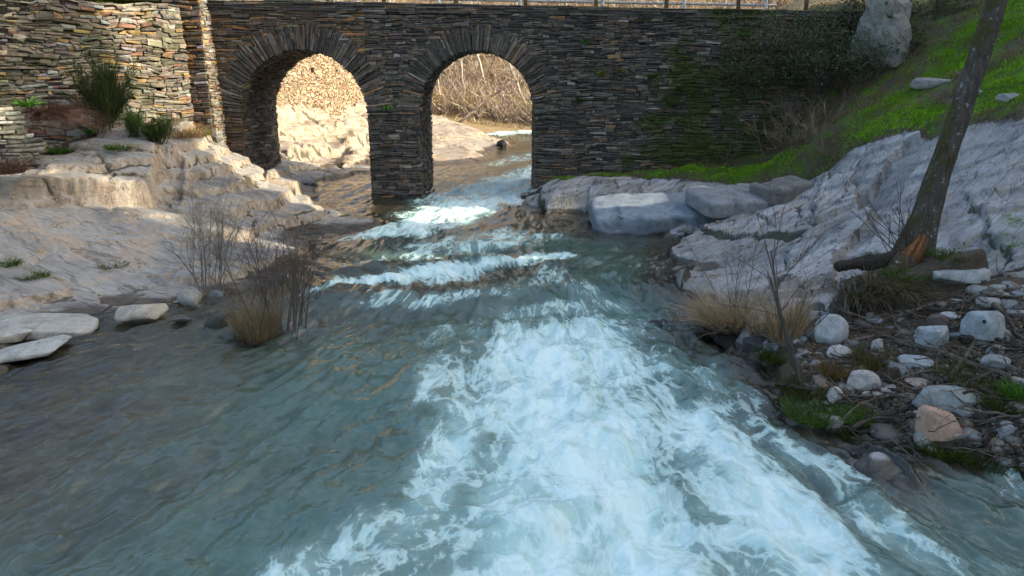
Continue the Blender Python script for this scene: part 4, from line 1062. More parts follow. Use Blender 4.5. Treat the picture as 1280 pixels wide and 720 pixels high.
def grow(mb, p, d, L, r, lvl, kids=4, wob=.16, k=4, tint=(.1,.08,.07), up=.05, tips=None, spread=.6):
    n = 5 if lvl > 0 else 4
    pts = [np.array(p, float)]; d = np.array(d, float); d /= np.linalg.norm(d)
    for i in range(n):
        d = d + r2.normal(0, wob, 3)*.6 + np.array([0,0,up]); d /= np.linalg.norm(d); pts.append(pts[-1]+d*L/n)
    rr = np.linspace(r, r*.45 if lvl > 0 else r*.25, n+1)
    mb.tube(pts, rr, k if lvl > 0 else 3, False, tint=tint)
    if lvl > 0:
        for i in range(kids):
            t = RN.uniform(.3, 1.0); j = min(n-1, int(t*n)); q = pts[j] + (pts[j+1]-pts[j])*(t*n-j)
            dd = d + r2.normal(0, spread, 3); dd[2] += .15
            grow(mb, q, dd, L*RN.uniform(.35,.65), max(.0015, r*(1-t*.5)*.5), lvl-1, kids, wob, k, tint, up, tips, spread)
    elif tips is not None: tips.append(pts[-1])
def shrub(name, p, stems, h, label, cat='shrub', r=.012, spread=.45, kids=4, tint=(.10,.085,.075), lean=(0,0), lvl=2, group=None, rad=.15, spr=.6):
    t = thing(name, label, cat, tuple(p), group)
    for s in range(stems):
        mb = MB(); a = RN.uniform(0,6.28); q = RN.random()**.5*rad
        d = (math.cos(a)*spread*RN.random()+lean[0], math.sin(a)*spread*RN.random()+lean[1], 1)
        grow(mb, (math.cos(a)*q, math.sin(a)*q, -.05), d, h*RN.uniform(.6,1.05), r*RN.uniform(.7,1.2), lvl, kids, .14, 5, tint, .04, None, spr)
        mb.build('stem', M_TWIG, t)
    return t
def leaves(mb, C, size, colour, var=.3, nrm=None):
    n = len(C); u = r2.normal(size=(n,3)); u /= np.linalg.norm(u,axis=1)[:,None]
    v = np.cross(u, r2.normal(size=(n,3))); v /= np.linalg.norm(v,axis=1)[:,None]
    s = (size*r2.uniform(.6,1.3,n))[:,None]
    V = np.stack([C-u*s*.5, C+v*s*.28, C+u*s*.5, C-v*s*.28], 1).reshape(-1,3)
    mb.add(V, (np.arange(n)[:,None]*4+np.arange(4)), tint=np.repeat(cols(colour, n, var), 4, 0))
def leafy(name, p, size, n, leaf, colour, label, cat='bush', group=None, clumps=9, tw=(.07,.055,.045), mat=None, twigs=26):
    """bush of twigs and leaves gathered in uneven clumps"""
    t = thing(name, label, cat, tuple(p), group); sx, sy, sz = size
    mb = MB(); tips = []
    for i in range(twigs):
        a = RN.uniform(0,6.28); el = RN.uniform(.25,1.4)
        d = np.array([math.cos(a)*math.cos(el)*sx, math.sin(a)*math.cos(el)*sy, math.sin(el)*sz])*.5
        grow(mb, (d[0]*.1, d[1]*.1, 0), d, np.linalg.norm(d)*RN.uniform(1.2,2.0), .010, 1, 4, .25, 4, tw, .02, tips)
    mb.build('twigs', M_TWIG, t)
    mb = MB(); tips = np.array(tips)
    C = tips[r2.integers(0,len(tips),n)] + r2.normal(0,1,(n,3))*np.array([sx,sy,sz])*.07
    C[:,2] = np.maximum(C[:,2], -.1)
    leaves(mb, C, leaf, colour); mb.build('foliage', mat or M_LEAF, t)
    return t
def needly(name, p, h, rad, n, colour, label, cat='bush', group=None, spread=.8, w=.012, L=.35, lean=(0,0)):
    """broom or heath: upright stems closely set with thin green shoots"""
    t = thing(name, label, cat, tuple(p), group); mb = MB(); tips = []
    for i in range(16):
        grow(mb, (RN.uniform(-.3,.3)*rad, RN.uniform(-.3,.3)*rad, 0), (RN.uniform(-1,1)*spread*.6+lean[0], RN.uniform(-1,1)*spread*.6+lean[1], 1), h*RN.uniform(.5,.85), .010, 1, 6, .15, 4, (.06,.055,.035), .06, tips)
    mb.build('stems', M_TWIG, t); mb = MB(); tips = np.array(tips)
    b = tips[r2.integers(0,len(tips),n)]*(r2.uniform(.35,1,(n,1))) + r2.normal(0,.05,(n,3))*rad
    d = cone_dirs(n, spread*.7, lean) + b*np.array([.5,.5,0])/max(rad,.1); d /= np.linalg.norm(d,axis=1)[:,None]
    blades(mb, b, d, L*r2.uniform(.5,1.2,n), np.full(n,w), .15*r2.uniform(0,1,n), cols(colour, n), 2)
    mb.build('foliage', M_GRASS, t)
    return t
TAN, TAN2, GREEN, MOSSG = (.33,.245,.155), (.26,.21,.11), (.06,.13,.018), (.055,.085,.012)
# tan tussocks and bare shrubs
tussock(hit(912,408), .40, .9, 1500, (.40,.31,.22), 'big tan tussock of dry grass leaning over the water below the pale slab', lean=(-.28,-.15), spread=.85, droop=.55, base_col=(.05,.045,.02))
tussock(hit(982,424), .22, 1.0, 620, (.33,.235,.15), 'upright tan tuft of dry grass beside the thin sapling', spread=.45, droop=.25)
tussock(hit(950,415), .2, .6, 300, (.38,.31,.22), 'pale straw tuft trailing down between the two tan grass clumps', spread=.7, lean=(.2,-.5), droop=.7)
tussock(on(322,424,.0), .30, .78, 1500, (.25,.195,.125), 'yellow-brown sedge clump standing in the water at left', spread=.35, droop=.25, base_col=(.03,.026,.014), w=.008)
shrub('bare_shrub', on(352,415,.0), 22, 1.75, 'leafless shrub rising out of the left sedge clump', spread=.5, kids=8, rad=.45, r=.011, tint=(.115,.092,.08), spr=.6)
shrub('bare_shrub', hit(258,368), 14, 1.7, 'leafless grey-stemmed shrub behind the egg-shaped boulder', spread=.5, kids=8, rad=.32, r=.013, tint=(.19,.175,.16), spr=.5)
shrub('bare_sapling', hit(1006,486), 2, 2.3, 'thin bare sapling leaning left from the right shore', 'sapling', spread=.05, kids=7, rad=.05, r=.022, lean=(-.30,.12), tint=(.09,.075,.065), spr=.45)
shrub('bare_shrub', hit(915,408), 5, 1.7, 'few thin bare stems rising from the big tan tussock', spread=.42, kids=5, rad=.2, r=.008, lean=(-.12,.1), tint=(.10,.085,.075), spr=.4)
shrub('bare_shrub', hit(700,268), 3, .8, 'tiny bare twig growing on the slab under the right pier', spread=.3, kids=4, r=.006)
shrub('bare_shrub', hit(985,195), 14, 1.5, 'tangled dead brushwood on the slope below the bridge end', spread=1.1, kids=6, rad=.8, r=.010, tint=(.12,.095,.08), spr=.8)
shrub('bare_shrub', hit(1040,185), 10, 1.1, 'dry grey bramble canes left of the bright green grass', spread=1.0, kids=6, rad=.5, r=.008, tint=(.14,.115,.095), spr=.8)
for px, py, n in [(905,205,120),(960,185,140),(1000,180,220),(1045,195,160),(895,188,100)]:
    tussock(hit(px,py), .4, .7, n, (.15,.125,.085), {905:'small withered tuft at the foot of the bridge wall', 960:'withered grey-brown tuft below the dark brambles', 1000:'wide withered tuft in the dead brushwood', 1045:'withered tuft beside the bright green grass', 895:'withered tuft hanging on the mossy bridge wall'}[px], spread=1.1, droop=.8, w=.012)
for px, py, st, h, lab in [(960,165,12,1.3,'dead brushwood against the foot of the bridge wall'),(1015,165,12,1.2,'dense dead twigs between the brambles and the green grass'),(905,200,6,.7,'low dead twigs at the mossy foot of the wall'),(1062,110,8,.9,'dry twigs under the rock outcrop')]:
    shrub('bare_shrub', hit(px,py), st, h, lab, spread=1.0, kids=8, rad=.7, r=.009, tint=(.17,.13,.105), spr=.8)
# green and mossy tufts along the right water line
for px, py, rr, hh, c, lab in [(1016,520,.26,.22,GREEN,'bright green tussock at the right water edge, largest of the row'),(1070,524,.16,.20,(.075,.16,.02),'fresh green tuft right of the pale upright stone'),(1060,545,.14,.12,MOSSG,'low mossy tuft below the fresh green one'),
        (1008,487,.26,.16,(.06,.06,.014),'brown-green mossy cushion at the foot of the thin sapling'),(1131,568,.14,.12,MOSSG,'mossy tuft at the water left below the peach-coloured block'),(1180,566,.16,.14,MOSSG,'mossy tuft in front of the peach-coloured block'),
        (1228,570,.32,.16,(.045,.06,.012),'broad dark mossy cushion at the water right of the peach block'),(970,448,.2,.16,(.05,.075,.012),'mossy cushion by the dark wet stone'),(1225,470,.42,.14,(.06,.07,.014),'long cushion of yellow-green moss above the long flat stone'),
        (1262,505,.26,.16,(.055,.075,.014),'moss cushion with fresh shoots right of the long flat stone'),(1268,498,.08,.2,(.09,.22,.03),'fresh green seedling on the moss at the right edge'),(1085,455,.2,.16,(.10,.085,.03),'straw-green tuft between driftwood pieces'),(1048,468,.16,.18,(.16,.10,.045),'rusty tuft left of the whitish boulder'),
        (1095,447,.25,.14,(.09,.075,.03),'yellowish trailing tuft under the earthy root bank')]:
    tussock(hit(px,py), rr*1.2, hh*1.45, 620, c, lab, 'moss tuft' if 'moss' in lab else 'grass clump', spread=1.0, droop=.5, w=.009, name='moss_cushion' if 'moss' in lab else 'grass_tussock', mat=M_GRASS)
for px, py, lab in [(1110,322,'short grass fringe on the left lip of the root bank'),(1190,320,'dark green grass at the right foot of the leaning trunk'),(1130,345,'mossy grass draped below the orange stump'),(1100,352,'long dry grass hanging over the root bank'),(1075,366,'grey hanging grass under the left side of the root bank'),(1130,362,'matted dead grass hanging in front of the root bank')]:
    dry = 'dry' in lab or 'dead' in lab or 'grey' in lab
    tussock(hit(px,py), .34, .42 if dry else .2, 380, (.13,.11,.06) if dry else (.05,.09,.014), lab, spread=1.1, droop=1.1 if dry else .6, w=.009, mat=M_GRASS, lean=(0,-.5) if dry else (0,0))
# left bank plants
needly('broom_bush', hit(132,166), 1.75, .75, 5200, (.045,.062,.022), 'large dark green broom bush at the foot of the tall left wall', w=.013, L=.42)
needly('heath_bush', hit(197,180), .65, .6, 1900, (.05,.085,.022), 'low green heath spilling over the rock ledge', spread=1.2, w=.011, L=.26)
needly('heath_bush', hit(168,172), .7, .4, 1100, (.07,.12,.03), 'lighter green heath between the broom bush and the ledge', spread=1.0, w=.011, L=.26)
tussock(hit(228,170), .5, .55, 900, (.32,.22,.12), 'golden dry grass in the sun below the wall corner', spread=1.0, droop=.8, w=.010)
tussock(hit(247,168), .35, .35, 600, (.13,.15,.03), 'yellow-green grass at the foot of the buttress', spread=1.0, droop=.8, w=.010, mat=M_GRASS)
tussock(hit(84,190), .38, .3, 800, (.055,.12,.022), 'bright green leafy cushion at the foot of the dry-stone wall', spread=1.1, droop=.7, w=.016, mat=M_GRASS)
tussock(hit(118,165), .22, .3, 260, (.09,.2,.03), 'fresh green fern clump left of the broom bush', 'fern', spread=1.1, droop=.9, w=.035, mat=M_GRASS, name='fern')
tussock(hit(150,185), .3, .25, 380, (.06,.11,.02), 'green weeds on the edge of the ledge below the broom bush', spread=1.1, droop=.7, w=.016, mat=M_GRASS)
p = np.array(at(62,148,18.2)); tussock(p, .25, 1.1, 1300, (.11,.062,.048), 'reddish-brown dead brush hanging over the dry-stone wall', 'dead brush', lean=(.5,-.5), spread=.9, droop=1.5, w=.009, name='dead_brush')
tussock(np.array(at(4,215,17.0)), .4, .7, 900, (.12,.075,.06), 'reddish-brown dead brush at the left picture edge', 'dead brush', spread=.9, droop=.9, w=.009, name='dead_brush')
tussock(np.array(at(33,132,17.65)), .1, .42, 60, (.10,.26,.035), 'bright green fern growing out of the dry-stone wall', 'fern', spread=1.4, droop=1.0, w=.05, mat=M_GRASS, name='fern')
tussock(hit(40,345), .3, .14, 500, (.06,.085,.012), 'moss cushion behind the brownish block at the left edge', 'moss tuft', spread=1.2, w=.009, mat=M_GRASS, name='moss_cushion')
tussock(hit(8,330), .25, .22, 400, (.055,.11,.014), 'dark green tuft in a hollow of the left bank', 'grass clump', spread=1.2, w=.009, mat=M_GRASS)
tussock(hit(140,331), .3, .12, 420, (.06,.09,.014), 'thin line of green moss in a crack of the left slab', 'moss tuft', spread=1.2, w=.009, mat=M_GRASS, name='moss_cushion')
# plants rooted in the bridge
def on_wall(px, py, off=.03): return np.array(at(px, py, BY-.06-off))
def wall_tuft(px, py, n, h, c, lab, w=.03, cat='fern', name='wall_fern'):
    tussock(on_wall(px,py), .06, h, n, c, lab, cat, spread=1.3, droop=1.1, w=w, lean=(0,-1.0), mat=M_GRASS, name=name)
wall_tuft(484,134,60,.26,(.09,.24,.03),'bright green fern on the pier between the arches')
wall_tuft(731,52,40,.24,(.05,.17,.03),'small green fern high on the wall right of the arch')
wall_tuft(926,42,70,.38,(.06,.13,.02),'green fern high on the wall near the bridge end')
wall_tuft(752,92,90,.34,(.16,.15,.05),'yellowish weed on the wall right of the right arch')
wall_tuft(775,88,70,.3,(.15,.14,.06),'second yellowish weed on the wall, right of the other')
wall_tuft(815,96,90,.32,(.05,.09,.02),'dull green weed in the middle of the bridge wall')
wall_tuft(850,112,110,.38,(.045,.08,.02),'dark ivy tuft on the wall left of the brambles',.035)
wall_tuft(725,126,100,.34,(.04,.075,.018),'dark green tuft low on the wall right of the pier')
wall_tuft(270,98,50,.22,(.13,.16,.07),'pale green tuft left of the left arch ring')
wall_tuft(310,106,50,.2,(.13,.16,.07),'pale green tuft at the left springing of the left arch')
leafy('bramble', np.array(at(985,92,23.3)), (2.3,.9,1.7), 6200, .06, (.085,.095,.06), 'grey-green bramble thicket hanging over the right end of the bridge wall', 'bramble', twigs=46)
leafy('bramble', np.array(at(1040,112,22.9)), (1.9,.9,1.5), 5200, .06, (.075,.09,.055), 'dark bramble bush at the foot of the rock outcrop', 'bramble', twigs=40)
leafy('bramble', np.array(at(935,118,23.5)), (1.6,.6,1.2), 2200, .065, (.07,.085,.035), 'mossy trailing ivy left of the bramble thicket', 'ivy', twigs=24)
leafy('shrub', np.array(at(1080,30,23.2)), (1.2,1.0,1.1), 2000, .07, (.09,.095,.065), 'dark shrub between the bridge end and the rock outcrop', 'shrub', twigs=24)
leafy('shrub', np.array(at(1165,36,23.4)), (1.6,1.0,1.3), 2400, .07, (.06,.07,.035), 'dark shrub right of the rock outcrop', 'shrub', twigs=28)
leafy('bramble', np.array(at(1082,84,22.3)), (1.0,.7,.8), 1500, .06, (.11,.13,.09), 'low bramble hiding the left foot of the rock outcrop', 'bramble', twigs=20)
leafy('shrub', np.array(at(1142,72,22.4)), (.9,.7,.9), 1300, .055, (.07,.09,.04), 'small dark shrub at the right foot of the rock outcrop', 'shrub', twigs=18)
# ------------------------------------------------------------------ the leaning alder with its roots
TB = hit(1140,322); TB[1] -= .05
tree = thing('leaning_tree', 'leaning alder trunk spotted with lichen, its bare roots exposed on the right shore', 'tree', tuple(TB))
ys = [(1140,330),(1148,300),(1157,270),(1168,232),(1185,182),(1205,128),(1226,62),(1246,0)]
pts = [np.array(at(px, py, TB[1]+.15)) - TB for px, py in ys]; d = pts[-1]-pts[-2]; d /= np.linalg.norm(d)
pts[0] = pts[0]-np.array([.05,0,.35])
for k in range(1, 6): pts.append(pts[7] + d*1.1*k + np.array([.05*k*k*.4, .1*k, .06*k*k]))
rad = [.36,.28,.222,.19,.172,.163,.157,.152,.145,.13,.11,.09,.06]
mb = MB(); t_ = np.linspace(0, len(pts)-1, 160); P = np.array(pts)
PP = np.stack([np.interp(t_, np.arange(len(P)), P[:,k]) for k in range(3)], -1)
for _ in range(14): PP[1:-1] = (PP[:-2]+2*PP[1:-1]+PP[2:])/4
rr = np.interp(t_, np.arange(len(P)), rad)
mb.tube(PP, rr, 40, True, tint=(.10,.085,.075))
V = mb.V[0]; c = np.repeat(PP, 40, 0); rel = V[:len(c)]-c
an = np.arctan2(rel[:,1], rel[:,0]); hgt = np.repeat(np.arange(160), 40)/16.
V[:len(c)] = c + rel*(1 + .09*fbm(np.cos(an)*1.5+hgt*.8, np.sin(an)*1.5+hgt*.5, 77, 3) + .25*np.clip(1-hgt/1.7,0,1)*np.sin(an*5+1+.6*hgt) + .045*(ridged(an*3.2+.4*hgt, hgt*1.3, 79, 3)-.6) + .05*np.exp(-((hgt-4.2)/.12)**2)*np.cos(an-2.2) + .05*np.exp(-((hgt-3.1)/.15)**2)*np.cos(an+.5))[:,None]
mb.build('trunk', M_BARK, tree)
for k in range(7):                       # limbs above the picture
    mb = MB(); i = 105+k*7; a = k*2.4
    grow(mb, PP[min(i,157)], (math.cos(a), math.sin(a)*.6, .9), 3.2-k*.25, .06, 2, 6, .15, 6, (.11,.095,.085))
    mb.build('limb', M_BARK, tree)
mb = MB()                                # torn orange stub
q = np.array(at(1136,318,TB[1]-.42)) - TB
for k in range(9):
    a = np.array([r2.normal(0,.07), r2.normal(0,.05), 0])
    mb.tube([q+a*1.4+(-.10,0,-.2), q+a+(.02,0,.02), q+a*.7+(.16,0,.22+.12*RN.random())], [.07,.055,.008], 6, True, tint=np.array([.22,.10,.045])*RN.uniform(.6,1.4))
mb.build('splintered_stub', M_WOOD, tree)
mb = MB(); mb.tube([q+(-.15,-.02,-.45), q+(-.06,0,-.2), q+(-.02,0,.0)], [.27,.22,.14], 12, True, tint=(.085,.065,.05)); mb.build('stump', M_BARK, tree)
P, T = stone_shape((2.1,1.0,.95), 55, .35, 9, sub=ico(6))
P = P*(1+.16*fbm(P[:,0]*2.2+P[:,1]*2, P[:,2]*3-P[:,1]*2, 171, 5)+.10*(ridged(P[:,0]*4, P[:,2]*5+P[:,1]*3, 172, 3)-.6))[:,None] + (-.05,-.72,-.50)
mb = MB(); mb.add(P, None, T, tint=(.042,.032,.024)); mb.build('root_ball', M_WOOD, tree)
def root(pxs, r0, r1, tint=(.085,.07,.058), par=tree, name='root'):
    pts = []
    for px, py, Y, dz in pxs:
        p = np.array(at(px, py, Y)) if Y else hit(px, py)
        pts.append(p + (0,0,dz) - TB)
    t = np.linspace(0, len(pts)-1, 6*len(pts)); P = np.array(pts)
    C = np.stack([np.interp(t, np.arange(len(P)), P[:,k]) for k in range(3)], -1)
    for _ in range(3): C[1:-1] = (C[:-2]+2*C[1:-1]+C[2:])/4
    C = C + np.stack([(.03+.25*r0)*fbm(t*1.3, t*0+k*9.1+r0*50, 88, 3) for k in range(3)], -1)
    mb = MB(); mb.tube(C, np.linspace(r0, r1, len(C))*(1+.15*np.sin(t*5)), 7, True, tint=tint); return mb.build(name, M_WOOD, par)
y0 = TB[1]
root([(1135,322,y0-.1,0),(1100,326,y0-.25,0),(1070,330,y0-.3,0),(1045,334,y0-.35,0)], .17, .075, (.045,.036,.03))
root([(1150,335,y0-.5,0),(1185,338,y0-.6,0),(1220,348,y0-.65,0)], .14, .06, (.05,.04,.033))
root([(1125,335,y0-.4,0),(1095,350,y0-.75,0),(1070,365,y0-.9,0),(1052,395,y0-1.0,0)], .10, .03)
root([(1150,345,y0-.7,0),(1175,365,y0-.9,0),(1205,372,y0-1.0,0),(1218,395,y0-1.15,0)], .09, .04)
root([(1160,350,y0-.8,0),(1165,375,y0-1.0,0),(1150,395,y0-1.2,0)], .07, .03)
root([(1110,350,y0-.75,0),(1105,375,y0-1.0,0),(1120,400,y0-1.2,0)], .05, .02)
root([(1205,345,y0-.7,0),(1222,370,y0-1.0,0),(1212,400,y0-1.2,0),(1200,420,y0-1.5,0)], .07, .03)
for k in range(46):
    px = RN.uniform(1050,1235); a = RN.uniform(-25,25)
    root([(px,RN.uniform(340,360),y0-.75,0),(px+a*.4,372,y0-.95,0),(px+a,RN.uniform(385,412),y0-1.1-RN.random()*.2,0)], RN.uniform(.012,.035), .008, tint=np.array([.11,.09,.072])*RN.uniform(.6,1.4))
for k in range(16):                      # shoots from the base
    mb = MB(); a = RN.uniform(-1,1)
    grow(mb, np.array(at(1125+RN.uniform(-15,30),RN.uniform(300,322),y0-.35))-TB, (-.75+.6*a, -.25+RN.uniform(-.2,.2), .8), RN.uniform(.6,1.25), .008, 1, 4, .12, 4, (.10,.08,.07), .02, None, .35)
    mb.build('shoot', M_TWIG, tree)
# ------------------------------------------------------------------ driftwood and loose roots
DW = [([(1036,545),(1075,528),(1120,520),(1150,506)],.05,.03,'dark twisted root running from the water edge to the long flat stone'),
      ([(1045,508),(1080,492),(1115,490),(1140,498)],.035,.02,'thin dark root in front of the whitish boulder'),
      ([(1120,430),(1165,440),(1205,455),(1250,470),(1282,492)],.045,.03,'long grey root crossing the shore right of the blue slab'),
      ([(1185,478),(1200,455),(1215,435),(1222,412)],.035,.02,'curved grey root climbing towards the large angular boulder'),
      ([(1225,560),(1250,545),(1285,525)],.055,.045,'thick dark driftwood log at the right edge beside the blue-grey stone'),
      ([(1150,472),(1180,480),(1210,470),(1225,480)],.04,.02,'brown bent root arching over the long flat stone'),
      ([(1060,430),(1095,420),(1130,428),(1150,440)],.025,.012,'pale thin branch lying between boulder and roots'),
      ([(1065,520),(1068,545),(1075,560)],.02,.01,'short dark root dangling to the water'),
      ([(1235,380),(1255,395),(1285,398)],.04,.03,'grey driftwood stick beside the pale pebbles'),
      ([(1225,355),(1250,345),(1284,335)],.03,.02,'straight dead branch lying on the pebbles'),
      ([(1080,440),(1110,455),(1150,463)],.03,.015,'brown branch resting on the blue slab'),
      ([(1240,440),(1262,450),(1285,445)],.03,.02,'weathered branch at the right edge above the moss'),
      ([(1100,500),(1110,520),(1104,545)],.022,.012,'forked dark root left of the peach-coloured block'),
      ([(1200,430),(1235,425),(1280,440)],.06,.03,'dark hollow root below the large angular boulder'),
      ([(1255,395),(1270,420),(1288,430)],.03,.018,'mossy branch right of the large angular boulder')]
for pxs, ra, rb, lab in DW:
    base = hit(*pxs[0]); C = np.array([hit(*q) + (0,0,ra*.8) for q in pxs]) - base
    t = np.linspace(0, len(C)-1, 7*len(C)); P = np.stack([np.interp(t, np.arange(len(C)), C[:,k]) for k in range(3)], -1)
    for _ in range(3): P[1:-1] = (P[:-2]+2*P[1:-1]+P[2:])/4
    P = P + np.stack([.05*fbm(t*1.2, t*0+k*7+pxs[0][0], 91, 3) for k in range(3)], -1)
    mb = MB(); tt = np.array([.11,.092,.075])*(.45 if 'dark' in lab else 1.2 if 'grey' in lab or 'pale' in lab else .9)
    mb.tube(P, np.linspace(ra, rb, len(P))*(1+.18*np.sin(t*4.3)), 8, True, tint=tt)
    for k in range(3):
        i = RN.randrange(3, len(P)-3); grow(mb, P[i], r2.normal(0,1,3)*(1,1,.3), RN.uniform(.15,.4), rb*.6, 0, 0, .3, 5, tt)
    o = mb.build('driftwood', M_WOOD, None); o.location = tuple(base); tag(o, lab, 'driftwood')
twig_me = []
for k in range(4):
    mb = MB(); grow(mb, (0,0,0), (1,0,.1), .8, .010, 1, 4, .3, 4, np.array([.13,.105,.085])*(.6+.25*k), 0, None, .5); twig_me.append(mb.build('dead_twig', M_TWIG, None))
seen = set()
for px, py in scatter_px(POLY_C, 150, 15):
    k = RN.randrange(4)
    if k in seen: o = twig_me[k].copy(); COL.objects.link(o)
    else: o = twig_me[k]; seen.add(k)
    p = hit(px, py); o.location = (p[0], p[1], p[2]+.04); s = RN.uniform(.4,1.1); o.scale = (s,s,s); o.rotation_euler = (RN.uniform(-.2,.2), RN.uniform(-.25,.25), RN.uniform(0,6.3))
    tag(o, 'dead twig washed up among the stones of the right shore', 'twig', 'dead twigs on the right shore')
root_me = []
for k in range(7):
    mb = MB(); L_ = RN.uniform(.8,1.7); t = np.linspace(0,1,22); r_ = RN.uniform(.014,.036)
    P = np.stack([(t-.5)*L_, .22*fbm(t*2.2, t*0+k*5, 161, 3)+.06*np.sin(t*9+k), .05+.10*np.abs(fbm(t*2.6, t*0+k*9, 163, 3))], -1)
    tt = np.array([(.055,.044,.036),(.10,.082,.068),(.075,.06,.05),(.14,.12,.10)][k % 4])
    mb.tube(P, r_*(1-.6*t)*(1+.2*np.sin(t*23+k)), 7, True, tint=tt)
    for q in range(4):
        i = RN.randrange(3,19); grow(mb, P[i], (RN.uniform(-.4,1), RN.choice([-1,1])*RN.uniform(.4,1), RN.uniform(-.1,.35)), L_*RN.uniform(.2,.45), r_*.5, 1, 2, .3, 5, tt, 0, None, .6)
    root_me.append(mb.build('dead_root', M_WOOD, None))
rs = set()
for px, py in scatter_px(POLY_C, 36, 41):
    k = RN.randrange(7)
    if k in rs: o = root_me[k].copy(); COL.objects.link(o)
    else: o = root_me[k]; rs.add(k)
    p = hit(px, py); sc_ = RN.uniform(.5,1.05); o.location = (p[0], p[1], p[2]-.01); o.scale = (sc_,sc_,sc_); o.rotation_euler = (RN.uniform(-.15,.15), RN.uniform(-.18,.18), RN.uniform(-.7,.9)+(math.pi if RN.random() < .5 else 0))
    tag(o, 'dead root lying in the tangle between the stones of the right shore', 'root', 'dead roots on the right shore')
# ------------------------------------------------------------------ gravel between the stones
P_ = np.array([hit(a, b) for a, b in scatter_px(POLY_C, 4600, 37)]); n = len(P_)
oc = np.array([(1,0,0),(-1,0,0),(0,1,0),(0,-1,0),(0,0,.6),(0,0,-.6)], float); of = np.array([(0,2,4),(2,1,4),(1,3,4),(3,0,4),(2,0,5),(1,2,5),(3,1,5),(0,3,5)])
V = oc[None]*r2.uniform(.6,1.3,(n,6,1))*(r2.gamma(2.2,.011,n)+.006)[:,None,None]; an = r2.uniform(0,6.28,n); ca, sa = np.cos(an)[:,None], np.sin(an)[:,None]
V = np.stack([V[:,:,0]*ca-V[:,:,1]*sa*.7, V[:,:,0]*sa+V[:,:,1]*ca*.7, V[:,:,2]],-1) + P_[:,None,:]
pal = np.array([(.12,.115,.11),(.07,.065,.06),(.09,.075,.06),(.19,.185,.175),(.045,.038,.03)])[r2.integers(0,5,n)]
mb = MB(); mb.add(V.reshape(-1,3), None, (np.arange(n)[:,None,None]*6+of[None]).reshape(-1,3), tint=np.repeat(pal,6,0), mossy=.3)
tag(mb.build('gravel', M_BOULDER, None, True), 'fine gravel and grit between the stones of the right shore', None, None, 'stuff')
# ------------------------------------------------------------------ leaf litter and fine debris of the right shore
q = np.array(scatter_px(POLY_C, 5000, 31)); mb = MB()
P_ = np.array([hit(a, b) for a, b in q[:5000]])
n = len(P_); u = r2.normal(size=(n,3))*(1,1,.35); u /= np.linalg.norm(u,axis=1)[:,None]; v = np.cross(u, (0,0,1)+r2.normal(0,.4,(n,3))); v /= np.linalg.norm(v,axis=1)[:,None]
s_ = r2.uniform(.015,.06,n)[:,None]; C = P_+(0,0,.02); asp = r2.uniform(.08,.4,n)[:,None]
pal = np.array([(.12,.085,.055),(.07,.05,.035),(.17,.13,.09),(.05,.04,.03),(.21,.14,.08)])[r2.integers(0,5,n)]
mb.add(np.stack([C-u*s_, C-v*s_*asp, C+u*s_, C+v*s_*asp],1).reshape(-1,3), np.arange(n)[:,None]*4+np.arange(4), tint=np.repeat(pal,4,0))
tag(mb.build('leaf_litter', M_STRAW, None), 'dead leaves and bark scraps strewn over the right shore', None, None, 'stuff')
# ------------------------------------------------------------------ grass
def grass_sheet(name, label, poly, dens, h, w, ca, cb, zf, mask):
    P = np.array(poly); lo, hi = P.min(0), P.max(0); n = int((hi-lo).prod()*dens)
    x = r2.uniform(lo[0],hi[0],n); y = r2.uniform(lo[1],hi[1],n)
    k = (inside(poly, x, y) > 0) & (mask(x, y) > r2.uniform(0,1,n)); x, y = x[k], y[k]; n = len(x)
    z = zf(x, y); f = np.clip(.5+.9*fbm(x*.7, y*.7, 131, 4), 0, 1)[:,None]
    mb = MB(); d = cone_dirs(n, .7, (0,-.25)); hh = h*r2.uniform(.5,1.3,n)*np.clip(.7+.8*fbm(x*1.1, y*1.1, 133, 3), .3, 1.6)
    blades(mb, np.stack([x,y,z-.01],-1), d, hh, np.full(n,w), .5*r2.uniform(.2,1.2,n), (np.array(ca)*(1-f)+np.array(cb)*f)*np.exp(r2.normal(0,.22,(n,1))), 2)
    return tag(mb.build(name, M_GRASS, None), label, None, None, 'stuff')
GP = [wp((1000,235,20),(1040,180,19.6),(1075,118,20.6),(1130,100,20.4),(1185,130,18.6),(1170,150,18),(1080,175,19)),
      wp((790,232,22.9),(850,203,23.5),(945,185,23.3),(1000,205,20.8),(985,226,20.6),(880,224,22.2)),
      wp((1130,95,20.6),(1180,40,22.4),(1300,10,22.5),(1300,40,20),(1190,90,20.5)),
      wp((1200,140,17.6),(1215,95,19.5),(1300,60,19),(1300,135,16.6)), wp((690,252,23.5),(800,228,23.2),(800,215,23.8),(690,238,23.9))]
def gm(x, y):
    m = 0*x
    for p_ in GP: m = np.maximum(m, sstep(-.35, .45, inside(p_, x, y)+.55*fbm(x*1.1, y*1.1, 141, 4)))
    return np.clip(m*.95+.10*(fbm(x*.9, y*.9, 143, 3) > .1), 0, 1)
grass_sheet('grass', 'short bright green grass covering the right slope', SLOPEP, 2600, .11, .016, (.12,.22,.02), (.22,.44,.03), lambda x,y: ground_z(x,y), gm)
grass_sheet('dead_grass', 'withered grass and bracken on the bare parts of the right slope', SLOPEP, 700, .22, .012, (.13,.10,.06), (.22,.17,.10), lambda x,y: ground_z(x,y), lambda x,y: np.clip(.75-gm(x,y), 0, 1)*sstep(-.4,.3,fbm(x*.8,y*.8,147,3)))
